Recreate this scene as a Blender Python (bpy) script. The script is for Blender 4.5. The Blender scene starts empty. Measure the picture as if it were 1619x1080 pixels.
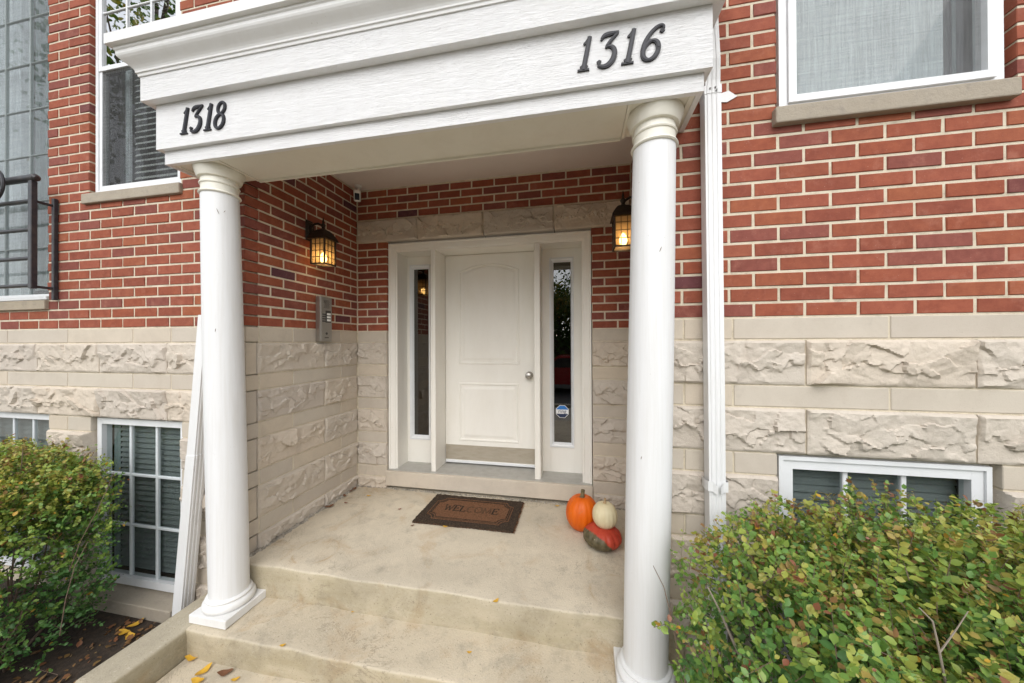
import bpy, bmesh, math, random
import numpy as np
from mathutils import Vector, Matrix
R = math.radians
rnd = random.Random(7)
SC = bpy.context.scene
COL = SC.collection

# ------------------------------------------------------------------ camera, sky, sun, exposure
cam_d = bpy.data.cameras.new('camera')
cam = bpy.data.objects.new('camera', cam_d); COL.objects.link(cam)
CAM = Vector((-0.7795, -1.6992, -0.1149))
YAW, PITCH, ROLL, FPX = -0.19644, 0.003857, -0.00406, 532.63
fw = Vector((math.sin(YAW) * math.cos(PITCH), math.cos(YAW) * math.cos(PITCH), math.sin(PITCH)))
rt0 = Vector((math.cos(YAW), -math.sin(YAW), 0)); up0 = rt0.cross(fw)
rt = rt0 * math.cos(ROLL) + up0 * math.sin(ROLL); up = up0 * math.cos(ROLL) - rt0 * math.sin(ROLL)
cam.matrix_world = Matrix(((rt.x, up.x, -fw.x, CAM.x), (rt.y, up.y, -fw.y, CAM.y), (rt.z, up.z, -fw.z, CAM.z), (0, 0, 0, 1)))
cam_d.sensor_fit = 'HORIZONTAL'; cam_d.sensor_width = 36.0
cam_d.lens = FPX / 1619 * 36.0
cam_d.clip_start = 0.02; cam_d.clip_end = 2000
SC.camera = cam

SUN_EL, SUN_AZ = R(43), R(174)          # azimuth from +Y, clockwise: the sun stands in front of the facade
world = bpy.data.worlds.new('World'); SC.world = world; world.use_nodes = True
wn = world.node_tree; wn.nodes.clear()
w_out = wn.nodes.new('ShaderNodeOutputWorld'); w_bg = wn.nodes.new('ShaderNodeBackground')
w_sky = wn.nodes.new('ShaderNodeTexSky'); w_sky.sky_type = 'NISHITA'; w_sky.sun_disc = False
w_sky.sun_elevation = SUN_EL; w_sky.sun_rotation = SUN_AZ
w_sky.air_density = 1.0; w_sky.dust_density = 1.2; w_sky.ozone_density = 1.0
w_hs = wn.nodes.new('ShaderNodeHueSaturation'); w_hs.inputs['Saturation'].default_value = 0.22   # overcast: a white, nearly colourless sky
w_bg.inputs['Strength'].default_value = 0.15
wn.links.new(w_sky.outputs[0], w_hs.inputs['Color']); wn.links.new(w_hs.outputs[0], w_bg.inputs[0]); wn.links.new(w_bg.outputs[0], w_out.inputs[0])

sun_d = bpy.data.lights.new('sun', 'SUN'); sun_d.energy = 1.15; sun_d.angle = R(60); sun_d.color = (1.0, 0.97, 0.93)
sun = bpy.data.objects.new('sun', sun_d); COL.objects.link(sun)
sd = Vector((math.sin(SUN_AZ) * math.cos(SUN_EL), math.cos(SUN_AZ) * math.cos(SUN_EL), math.sin(SUN_EL)))
sun.rotation_euler = sd.to_track_quat('Z', 'Y').to_euler(); sun.location = sd * 30

SC.view_settings.view_transform = 'Standard'; SC.view_settings.look = 'None'
SC.view_settings.exposure = 0.82; SC.view_settings.gamma = 1.0; SC.view_settings.use_curve_mapping = False
SC.cycles.max_bounces = 8; SC.cycles.diffuse_bounces = 5; SC.cycles.glossy_bounces = 4
SC.cycles.transparent_max_bounces = 12; SC.cycles.sample_clamp_indirect = 6.0; SC.cycles.caustics_reflective = False; SC.cycles.caustics_refractive = False
SC.cycles.use_denoising = True

# ------------------------------------------------------------------ materials
def new_mat(name):
    m = bpy.data.materials.new(name); m.use_nodes = True
    nt = m.node_tree; nt.nodes.clear()
    out = nt.nodes.new('ShaderNodeOutputMaterial')
    return m, nt, out
def noise(nt, vec, scale, detail=4, rough=0.55, dist=0.0, stretch=None):
    n = nt.nodes.new('ShaderNodeTexNoise'); n.inputs['Scale'].default_value = scale
    n.inputs['Detail'].default_value = detail; n.inputs['Roughness'].default_value = rough; n.inputs['Distortion'].default_value = dist
    if stretch:
        mp = nt.nodes.new('ShaderNodeMapping'); mp.inputs['Scale'].default_value = stretch
        nt.links.new(vec, mp.inputs['Vector']); vec = mp.outputs[0]
    nt.links.new(vec, n.inputs['Vector']); return n.outputs['Fac']
def ramp(nt, fac, stops):
    r = nt.nodes.new('ShaderNodeValToRGB'); e = r.color_ramp.elements
    while len(e) < len(stops): e.new(0.5)
    for i, (p, c) in enumerate(stops):
        e[i].position = p; e[i].color = (c, c, c, 1) if isinstance(c, (int, float)) else (*c, 1)
    nt.links.new(fac, r.inputs[0]); return r.outputs[0]
def mix(nt, fac, a, b, mode='MIX'):
    n = nt.nodes.new('ShaderNodeMix'); n.data_type = 'RGBA'; n.blend_type = mode
    for s, v in ((0, fac), (6, a), (7, b)):
        if isinstance(v, (int, float)): n.inputs[s].default_value = v
        elif isinstance(v, tuple): n.inputs[s].default_value = (*v, 1)
        else: nt.links.new(v, n.inputs[s])
    return n.outputs[2]
def vec_of(nt, kind='Object'):
    t = nt.nodes.new('ShaderNodeTexCoord'); return t.outputs[kind]
def bump(nt, height, strength, dist=0.01, prev=None):
    b = nt.nodes.new('ShaderNodeBump'); b.inputs['Strength'].default_value = strength; b.inputs['Distance'].default_value = dist
    nt.links.new(height, b.inputs['Height'])
    if prev: nt.links.new(prev, b.inputs['Normal'])
    return b.outputs[0]
def principled(nt, out, col, rough=0.6, normal=None, metal=0.0, spec=0.5):
    p = nt.nodes.new('ShaderNodeBsdfPrincipled')
    if isinstance(col, tuple): p.inputs['Base Color'].default_value = (*col, 1)
    else: nt.links.new(col, p.inputs['Base Color'])
    if isinstance(rough, (int, float)): p.inputs['Roughness'].default_value = rough
    else: nt.links.new(rough, p.inputs['Roughness'])
    p.inputs['Metallic'].default_value = metal; p.inputs['Specular IOR Level'].default_value = spec
    if normal: nt.links.new(normal, p.inputs['Normal'])
    nt.links.new(p.outputs[0], out.inputs[0]); return p
def obj_random(nt):
    return nt.nodes.new('ShaderNodeObjectInfo').outputs['Random']
def world_pos(nt):
    return nt.nodes.new('ShaderNodeNewGeometry').outputs['Position']

def simple(name, col, rough=0.5, dirt=None, dirt_amt=0.3, scale=8, bump_s=0.0, bump_scale=60, metal=0.0, spec=0.5, stretch=None):
    m, nt, out = new_mat(name); v = world_pos(nt)
    c = col
    if dirt:
        f = ramp(nt, noise(nt, v, scale, 6, 0.65, 0.3, stretch), [(0.42, 0.0), (0.75, dirt_amt)])
        c = mix(nt, f, col, dirt)
    nrm = bump(nt, noise(nt, v, bump_scale, 4), bump_s, 0.004) if bump_s else None
    principled(nt, out, c, rough, nrm, metal, spec); return m

def brick_material():
    m, nt, out = new_mat('brick'); v = world_pos(nt); r = obj_random(nt)
    base = ramp(nt, r, [(0.0, (0.300, 0.086, 0.044)), (0.30, (0.335, 0.102, 0.060)), (0.55, (0.265, 0.078, 0.047)), (0.74, (0.350, 0.114, 0.055)), (0.83, (0.260, 0.086, 0.064)), (0.975, (0.230, 0.074, 0.054)), (0.986, (0.130, 0.050, 0.058)), (1.0, (0.120, 0.050, 0.062))])
    c = mix(nt, ramp(nt, noise(nt, v, 20, 6, 0.7), [(0.35, 0.0), (0.75, 0.8)]), base, mix(nt, 1.0, base, (0.62, 0.50, 0.55), 'MULTIPLY'))
    c = mix(nt, ramp(nt, noise(nt, v, 9, 6, 0.7), [(0.54, 0.0), (0.78, 0.42)]), c, (0.48, 0.23, 0.165))
    c = mix(nt, ramp(nt, noise(nt, v, 160, 2, 0.5), [(0.70, 0.0), (0.78, 0.6)]), c, (0.55, 0.40, 0.32))
    n1 = bump(nt, noise(nt, v, 240, 3, 0.6), 0.35, 0.002)
    n2 = bump(nt, noise(nt, v, 40, 4, 0.6), 0.35, 0.004, n1)
    principled(nt, out, c, 0.82, n2, spec=0.25); return m
M_BRICK = brick_material()
def mortar_material():
    m, nt, out = new_mat('mortar'); v = world_pos(nt)
    c = ramp(nt, noise(nt, v, 14, 6, 0.7), [(0.30, (0.48, 0.42, 0.32)), (0.5, (0.64, 0.57, 0.445)), (0.8, (0.70, 0.635, 0.51))])
    c = mix(nt, ramp(nt, noise(nt, v, 5, 6, 0.75), [(0.60, 0.0), (0.72, 0.55)]), c, (0.22, 0.19, 0.15))
    n = bump(nt, noise(nt, v, 180, 4, 0.7), 0.8, 0.004)
    principled(nt, out, c, 0.95, n, spec=0.1); return m
M_MORTAR = mortar_material()
def stone_material(name, tint, bs, wear=1.0):
    m, nt, out = new_mat(name); v = world_pos(nt); r = obj_random(nt)
    base = ramp(nt, r, [(0.0, tuple(t * a for t, a in zip(tint, (0.93, 0.92, 0.93)))), (0.5, tint), (1.0, tuple(t * a for t, a in zip(tint, (1.06, 1.02, 0.97))))])
    c = mix(nt, ramp(nt, noise(nt, v, 6, 6, 0.65, 0.6), [(0.40, 0.0), (0.75, 0.55)]), base, tuple(t * a for t, a in zip(tint, (0.80, 0.77, 0.75))))
    c = mix(nt, ramp(nt, noise(nt, v, 3.2 * wear ** 2, 7, 0.7, 0.5), [(0.60 - 0.06 * (wear - 1), 0.0), (0.78, min(0.8, 0.42 * wear))]), c, (0.27, 0.24, 0.21))
    c = mix(nt, ramp(nt, noise(nt, v, 120, 3, 0.7), [(0.60, 0.0), (0.75, 0.35)]), c, (0.25, 0.21, 0.17))
    n1 = bump(nt, noise(nt, v, 260, 3, 0.65), 0.35, 0.002)
    n2 = bump(nt, noise(nt, v, 55, 6, 0.7, 0.4), bs, 0.010, n1)
    principled(nt, out, c, 0.92, n2, spec=0.15); return m
M_STONE_S = stone_material('smooth limestone', (0.550, 0.495, 0.418), 0.10)
M_STONE_R = stone_material('rock faced limestone', (0.580, 0.522, 0.450), 0.5)
M_SILL = stone_material('weathered limestone sill', (0.40, 0.355, 0.285), 0.45, 2.2)

def concrete_material(name, tint, rings=False):
    m, nt, out = new_mat(name); v = world_pos(nt)
    c = ramp(nt, noise(nt, v, 2.1, 6, 0.62, 0.5), [(0.30, tuple(t * 0.82 for t in tint)), (0.52, tint), (0.72, tuple(min(1, t * 1.12) for t in tint))])
    c = mix(nt, ramp(nt, noise(nt, v, 3.3, 5, 0.6, 0.8), [(0.54, 0.0), (0.74, 0.60)]), c, (0.40, 0.26, 0.125))
    c = mix(nt, ramp(nt, noise(nt, v, 9, 7, 0.75), [(0.52, 0.0), (0.76, 0.55)]), c, (0.24, 0.215, 0.175))
    c = mix(nt, ramp(nt, noise(nt, v, 120, 3, 0.6), [(0.62, 0.0), (0.72, 0.75)]), c, (0.20, 0.17, 0.13))
    c = mix(nt, ramp(nt, noise(nt, v, 60, 4, 0.7), [(0.30, 0.5), (0.42, 0.0)]), c, (0.62, 0.57, 0.47))
    gn = nt.nodes.new('ShaderNodeNewGeometry'); sn = nt.nodes.new('ShaderNodeSeparateXYZ'); nt.links.new(gn.outputs['Normal'], sn.inputs[0])   # upright faces painted darker: algae stain and board marks, plus their weaker light
    upright_tone = mix(nt, 1.0, ramp(nt, sn.outputs[2], [(0.35, 0.85), (0.85, 0.0)]), ramp(nt, noise(nt, v, 4, 6, 0.7, 0.4, (1, 1, 2.5)), [(0.30, 0.35), (0.65, 1.0)]), 'MULTIPLY')
    c = mix(nt, upright_tone, c, mix(nt, 1.0, c, (0.66, 0.64, 0.54), 'MULTIPLY'))
    cr = noise(nt, v, 2.6, 8, 0.72, 0.9); pp = nt.nodes.new('ShaderNodeMath'); pp.operation = 'SUBTRACT'; pp.inputs[1].default_value = 0.52; nt.links.new(cr, pp.inputs[0])
    ab_ = nt.nodes.new('ShaderNodeMath'); ab_.operation = 'ABSOLUTE'; nt.links.new(pp.outputs[0], ab_.inputs[0])
    lines = mix(nt, 1.0, ramp(nt, ab_.outputs[0], [(0.0, 0.75), (0.004, 0.35), (0.010, 0.0)]), ramp(nt, noise(nt, v, 1.7, 2), [(0.48, 0.0), (0.60, 1.0)]), 'MULTIPLY')
    c = mix(nt, lines, c, (0.22, 0.18, 0.13))
    h = noise(nt, v, 130, 5, 0.7)
    n = bump(nt, h, 0.7, 0.005); n = bump(nt, noise(nt, v, 12, 5, 0.6), 0.2, 0.012, n)
    if rings:                                                        # the marks two older columns left on the slab
        for cx, cy in ((-2.40, 0.135), (-0.60, 0.135)):
            vm = nt.nodes.new('ShaderNodeVectorMath'); vm.operation = 'DISTANCE'
            wob = nt.nodes.new('ShaderNodeVectorMath'); wob.operation = 'ADD'
            sx = nt.nodes.new('ShaderNodeSeparateXYZ'); cb = nt.nodes.new('ShaderNodeCombineXYZ')
            nt.links.new(v, sx.inputs[0]); nt.links.new(sx.outputs[0], cb.inputs[0]); nt.links.new(sx.outputs[1], cb.inputs[1])
            nt.links.new(cb.outputs[0], vm.inputs[0]); vm.inputs[1].default_value = (cx, cy, 0)
            ad = nt.nodes.new('ShaderNodeMath'); ad.operation = 'MULTIPLY_ADD'
            nt.links.new(noise(nt, v, 13, 3), ad.inputs[0]); ad.inputs[1].default_value = 0.022; nt.links.new(vm.outputs['Value'], ad.inputs[2])
            rg = ramp(nt, ad.outputs[0], [(0.0, 0.16), (0.128, 0.16), (0.140, 0.95), (0.147, 0.3), (0.19, 0.0)])
            f = mix(nt, 1.0, rg, ramp(nt, noise(nt, v, 7, 4), [(0.42, 0.0), (0.62, 0.9)]), 'MULTIPLY')
            c = mix(nt, f, c, (0.42, 0.31, 0.19))
    principled(nt, out, c, 0.9, n, spec=0.2); return m
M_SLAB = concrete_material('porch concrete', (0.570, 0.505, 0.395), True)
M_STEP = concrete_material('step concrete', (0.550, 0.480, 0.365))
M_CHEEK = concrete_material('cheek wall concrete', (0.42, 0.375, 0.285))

def trim_material(name, tint, grain=False, dirt=0.25, streak=(1, 1, 0.35)):
    m, nt, out = new_mat(name); v = world_pos(nt)
    c = mix(nt, ramp(nt, noise(nt, v, 5, 7, 0.7, 0.3, streak), [(0.45, 0.0), (0.8, dirt)]), tint, tuple(t * a for t, a in zip(tint, (0.72, 0.68, 0.60))))
    c = mix(nt, ramp(nt, noise(nt, v, 70, 2, 0.5), [(0.74, 0.0), (0.80, 0.35)]), c, (0.30, 0.27, 0.22))
    if grain:
        h = noise(nt, v, 1.0, 6, 0.7, 1.6, (9, 9, 130)); n = bump(nt, h, 0.75, 0.0085)
        h2 = noise(nt, v, 1.0, 3, 0.6, 3.5, (2.2, 2, 38)); w = nt.nodes.new('ShaderNodeMath'); w.operation = 'PINGPONG'; w.inputs[1].default_value = 0.05
        nt.links.new(h2, w.inputs[0]); mu = nt.nodes.new('ShaderNodeMath'); mu.operation = 'MULTIPLY'; mu.inputs[1].default_value = 12
        nt.links.new(w.outputs[0], mu.inputs[0]); n = bump(nt, mu.outputs[0], 0.22, 0.005, n)
    else:
        n = bump(nt, noise(nt, v, 90, 3, 0.6), 0.08, 0.002)
    principled(nt, out, c, 0.5, n, spec=0.35); return m
M_BOARD = trim_material('white grained board', (0.80, 0.80, 0.805), True, 0.15)
M_TRIM = trim_material('white trim paint', (0.75, 0.75, 0.745), False, 0.30)
M_SOFFIT = trim_material('cream soffit paint', (0.76, 0.73, 0.64), False, 0.3)
M_CEIL = trim_material('porch ceiling paint', (0.74, 0.67, 0.62), False, 0.15)
M_COLUMN = trim_material('column paint', (0.735, 0.74, 0.745), False, 0.38, (7, 7, 0.25))
M_CAPITAL = trim_material('capital paint', (0.78, 0.76, 0.68), False, 0.35)
M_DOOR = trim_material('door paint', (0.82, 0.795, 0.735), False, 0.22)
M_VINYL = simple('white vinyl', (0.76, 0.775, 0.79), 0.35, (0.5, 0.5, 0.48), 0.25, 7)
M_ALU = simple('white aluminium', (0.74, 0.745, 0.75), 0.4, (0.55, 0.53, 0.48), 0.3, 4, stretch=(2, 2, 0.5))
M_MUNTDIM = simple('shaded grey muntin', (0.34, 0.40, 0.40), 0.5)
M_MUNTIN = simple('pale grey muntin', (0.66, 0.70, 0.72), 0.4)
M_BLACK = simple('black iron', (0.018, 0.020, 0.026), 0.38, (0.09, 0.07, 0.06), 0.5, 25, 0.25, 90)
M_NUM = simple('dark slate numeral', (0.010, 0.010, 0.014), 0.6)
M_NUMFACE = simple('grey numeral face', (0.030, 0.031, 0.040), 0.6)
M_BRONZE = simple('dark bronze', (0.030, 0.021, 0.015), 0.45, (0.10, 0.06, 0.03), 0.4, 40, 0.2, 120, 0.6)
M_STEEL = simple('brushed steel', (0.42, 0.40, 0.37), 0.35, (0.25, 0.23, 0.2), 0.4, 12, metal=0.85, stretch=(60, 60, 2))
M_STEELDARK = simple('dark steel', (0.10, 0.095, 0.09), 0.4, metal=0.6)
M_KICK = simple('worn kick plate', (0.46, 0.41, 0.33), 0.45, (0.33, 0.28, 0.21), 0.6, 9, metal=0.35, stretch=(1, 1, 4))
M_SADDLE = simple('grey threshold', (0.42, 0.41, 0.38), 0.5, (0.26, 0.24, 0.2), 0.5, 14)
M_WHITEPL = simple('white plastic', (0.78, 0.77, 0.74), 0.4)
M_DARKPL = simple('dark lens', (0.015, 0.017, 0.02), 0.12)
M_LABEL = simple('white name strip', (0.80, 0.80, 0.78), 0.5)
M_CAULK = simple('beige caulk', (0.56, 0.51, 0.40), 0.8, (0.3, 0.27, 0.2), 0.4, 12)
M_DARK = simple('dark interior', (0.030, 0.029, 0.027), 0.9)
M_SOIL = simple('dark mulch soil', (0.030, 0.022, 0.016), 0.95, (0.075, 0.050, 0.032), 0.9, 30, 1.0, 70)
M_BARK = simple('twig bark', (0.150, 0.095, 0.070), 0.8, (0.30, 0.24, 0.19), 0.7, 40)
M_TRUNK = simple('tree bark', (0.085, 0.065, 0.05), 0.9, (0.04, 0.03, 0.025), 0.8, 9, 0.8, 14)
M_GRASSGROUND = simple('lawn ground', (0.17, 0.18, 0.09), 0.95, (0.24, 0.21, 0.13), 0.6, 3, 0.6, 40)
M_ROAD = simple('asphalt', (0.055, 0.055, 0.057), 0.85, (0.085, 0.083, 0.08), 0.6, 4, 0.4, 120)
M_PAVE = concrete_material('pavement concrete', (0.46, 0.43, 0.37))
M_CARRED = simple('red car paint', (0.28, 0.010, 0.014), 0.2)
M_RUBBER = simple('tyre rubber', (0.02, 0.02, 0.02), 0.8)
M_STICK_B = simple('sticker blue', (0.03, 0.19, 0.55), 0.4)
M_STICK_D = simple('sticker navy', (0.020, 0.035, 0.085), 0.4)
M_STICK_W = simple('sticker white', (0.80, 0.80, 0.80), 0.4)

def mat_coir(name, a, b):
    m, nt, out = new_mat(name); v = world_pos(nt)
    c = ramp(nt, noise(nt, v, 90, 5, 0.75, 0.6), [(0.30, tuple(t * 0.45 for t in a)), (0.5, a), (0.72, b)])
    c = mix(nt, ramp(nt, noise(nt, v, 11, 4, 0.7), [(0.52, 0.0), (0.75, 0.6)]), c, tuple(0.5 * (x + y) * 0.7 for x, y in zip(a, b)))
    n = bump(nt, noise(nt, v, 320, 3, 0.7), 1.0, 0.006)
    principled(nt, out, c, 0.95, n, spec=0.1); return m
M_COIR = mat_coir('brown coir', (0.175, 0.086, 0.046), (0.26, 0.140, 0.082))
M_COIRD = mat_coir('black coir border', (0.052, 0.038, 0.028), (0.135, 0.090, 0.060))
M_COIRL = mat_coir('black coir lettering', (0.040, 0.030, 0.022), (0.12, 0.075, 0.045))
M_COIRW = mat_coir('worn coir lettering', (0.105, 0.058, 0.034), (0.22, 0.125, 0.07))

def glass_material(name, tint=(0.9, 0.93, 0.93), boost=1.0, rough=0.0):
    m, nt, out = new_mat(name)
    fr = nt.nodes.new('ShaderNodeFresnel'); fr.inputs['IOR'].default_value = 1.5
    mul = nt.nodes.new('ShaderNodeMath'); mul.operation = 'MULTIPLY'; mul.use_clamp = True; mul.inputs[1].default_value = boost
    nb = nt.nodes.new('ShaderNodeMath'); nb.operation = 'MULTIPLY_ADD'; nb.inputs[1].default_value = -1.0; nb.inputs[2].default_value = 1.0   # only the outer face of a pane mirrors
    nt.links.new(nt.nodes.new('ShaderNodeNewGeometry').outputs['Backfacing'], nb.inputs[0])
    fm = nt.nodes.new('ShaderNodeMath'); fm.operation = 'MULTIPLY'; nt.links.new(fr.outputs[0], fm.inputs[0]); nt.links.new(nb.outputs[0], fm.inputs[1])
    nt.links.new(fm.outputs[0], mul.inputs[0])
    t = nt.nodes.new('ShaderNodeBsdfTransparent'); t.inputs[0].default_value = (*tint, 1)
    g = nt.nodes.new('ShaderNodeBsdfGlossy'); g.inputs['Roughness'].default_value = rough
    mx = nt.nodes.new('ShaderNodeMixShader'); nt.links.new(mul.outputs[0], mx.inputs[0]); nt.links.new(t.outputs[0], mx.inputs[1]); nt.links.new(g.outputs[0], mx.inputs[2])
    nt.links.new(mx.outputs[0], out.inputs[0]); return m
M_GLASS = glass_material('window glass', (0.90, 0.94, 0.94), 8.0)
M_GLASSC = glass_material('clear window glass', (0.90, 0.93, 0.93), 1.8)
M_GLASSD = glass_material('sidelight glass', (0.5, 0.5, 0.48), 4.2)
def screen_material(name, col, k):
    m, nt, out = new_mat(name); v = world_pos(nt)
    d = nt.nodes.new('ShaderNodeBsdfDiffuse'); d.inputs[0].default_value = (col, col * 1.01, col * 1.02, 1)
    t = nt.nodes.new('ShaderNodeBsdfTransparent')
    f = mix(nt, 1.0, ramp(nt, noise(nt, v, 1, 3, 0.6, 0, (160, 20, 6)), [(0.3, k * 0.7), (0.7, k * 1.3)]), ramp(nt, noise(nt, v, 1, 3, 0.6, 0, (6, 20, 200)), [(0.3, 0.8), (0.7, 1.2)]), 'MULTIPLY')
    mx = nt.nodes.new('ShaderNodeMixShader'); nt.links.new(f, mx.inputs[0]); nt.links.new(t.outputs[0], mx.inputs[1]); nt.links.new(d.outputs[0], mx.inputs[2])
    nt.links.new(mx.outputs[0], out.inputs[0]); return m
M_SCREEN = screen_material('pale insect screen', 0.26, 0.20)
M_SCREEND = screen_material('dark insect screen', 0.10, 0.27)
M_SCREENF = screen_material('fine insect screen', 0.22, 0.14)
def curtain_material(name, col):
    m, nt, out = new_mat(name); v = world_pos(nt)
    c = mix(nt, ramp(nt, noise(nt, v, 1, 4, 0.6, 0, (55, 20, 4)), [(0.35, 0.0), (0.65, 0.75)]), col, tuple(x * 0.72 for x in col))
    c = mix(nt, ramp(nt, noise(nt, v, 1, 4, 0.6, 0, (4, 20, 75)), [(0.38, 0.0), (0.66, 0.60)]), c, tuple(x * 0.72 for x in col))
    principled(nt, out, c, 0.9, spec=0.1); return m
M_CURTAIN = curtain_material('sheer white curtain', (0.88, 0.91, 0.93))
M_CURTAINB = curtain_material('pale teal curtain', (0.30, 0.36, 0.355))
M_CURTAIND = curtain_material('dark drape', (0.12, 0.125, 0.125))
M_BLINDW = simple('white blind slat', (0.74, 0.73, 0.70), 0.5)
M_BLINDD = simple('grey blind slat', (0.165, 0.18, 0.175), 0.6)

def leaf_material(name, stops):
    m, nt, out = new_mat(name)
    at = nt.nodes.new('ShaderNodeAttribute'); at.attribute_type = 'GEOMETRY'; at.attribute_name = 'tint'
    f = at.outputs['Fac']
    c = ramp(nt, f, stops)
    p = principled(nt, out, c, 0.38, spec=0.4)
    tr = nt.nodes.new('ShaderNodeBsdfTranslucent'); nt.links.new(mix(nt, 1.0, c, (1.0, 1.05, 0.6), 'MULTIPLY'), tr.inputs[0])
    mx = nt.nodes.new('ShaderNodeMixShader'); mx.inputs[0].default_value = 0.22
    nt.links.new(p.outputs[0], mx.inputs[1]); nt.links.new(tr.outputs[0], mx.inputs[2]); nt.links.new(mx.outputs[0], out.inputs[0]); return m
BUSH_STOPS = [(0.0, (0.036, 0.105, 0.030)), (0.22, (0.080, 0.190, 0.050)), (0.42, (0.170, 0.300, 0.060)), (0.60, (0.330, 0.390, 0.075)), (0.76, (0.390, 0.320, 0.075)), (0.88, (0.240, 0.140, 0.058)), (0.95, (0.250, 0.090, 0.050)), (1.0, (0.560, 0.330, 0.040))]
M_LEAF = leaf_material('bush leaf', BUSH_STOPS)
M_TREELEAF = leaf_material('tree leaf', [(0.0, (0.040, 0.095, 0.015)), (0.5, (0.12, 0.18, 0.03)), (0.8, (0.30, 0.24, 0.04)), (1.0, (0.42, 0.16, 0.03))])
M_FALL_Y = simple('yellow fallen leaf', (0.62, 0.37, 0.035), 0.6, (0.45, 0.2, 0.03), 0.6, 60)
M_FALL_B = simple('brown fallen leaf', (0.175, 0.075, 0.035), 0.7, (0.09, 0.04, 0.02), 0.6, 60)
M_FALL_R = simple('reddish fallen leaf', (0.20, 0.040, 0.020), 0.7)
M_GRIT = simple('crumbled mortar', (0.34, 0.31, 0.26), 0.95, (0.10, 0.085, 0.06), 0.9, 26, 1.0, 80)

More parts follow.
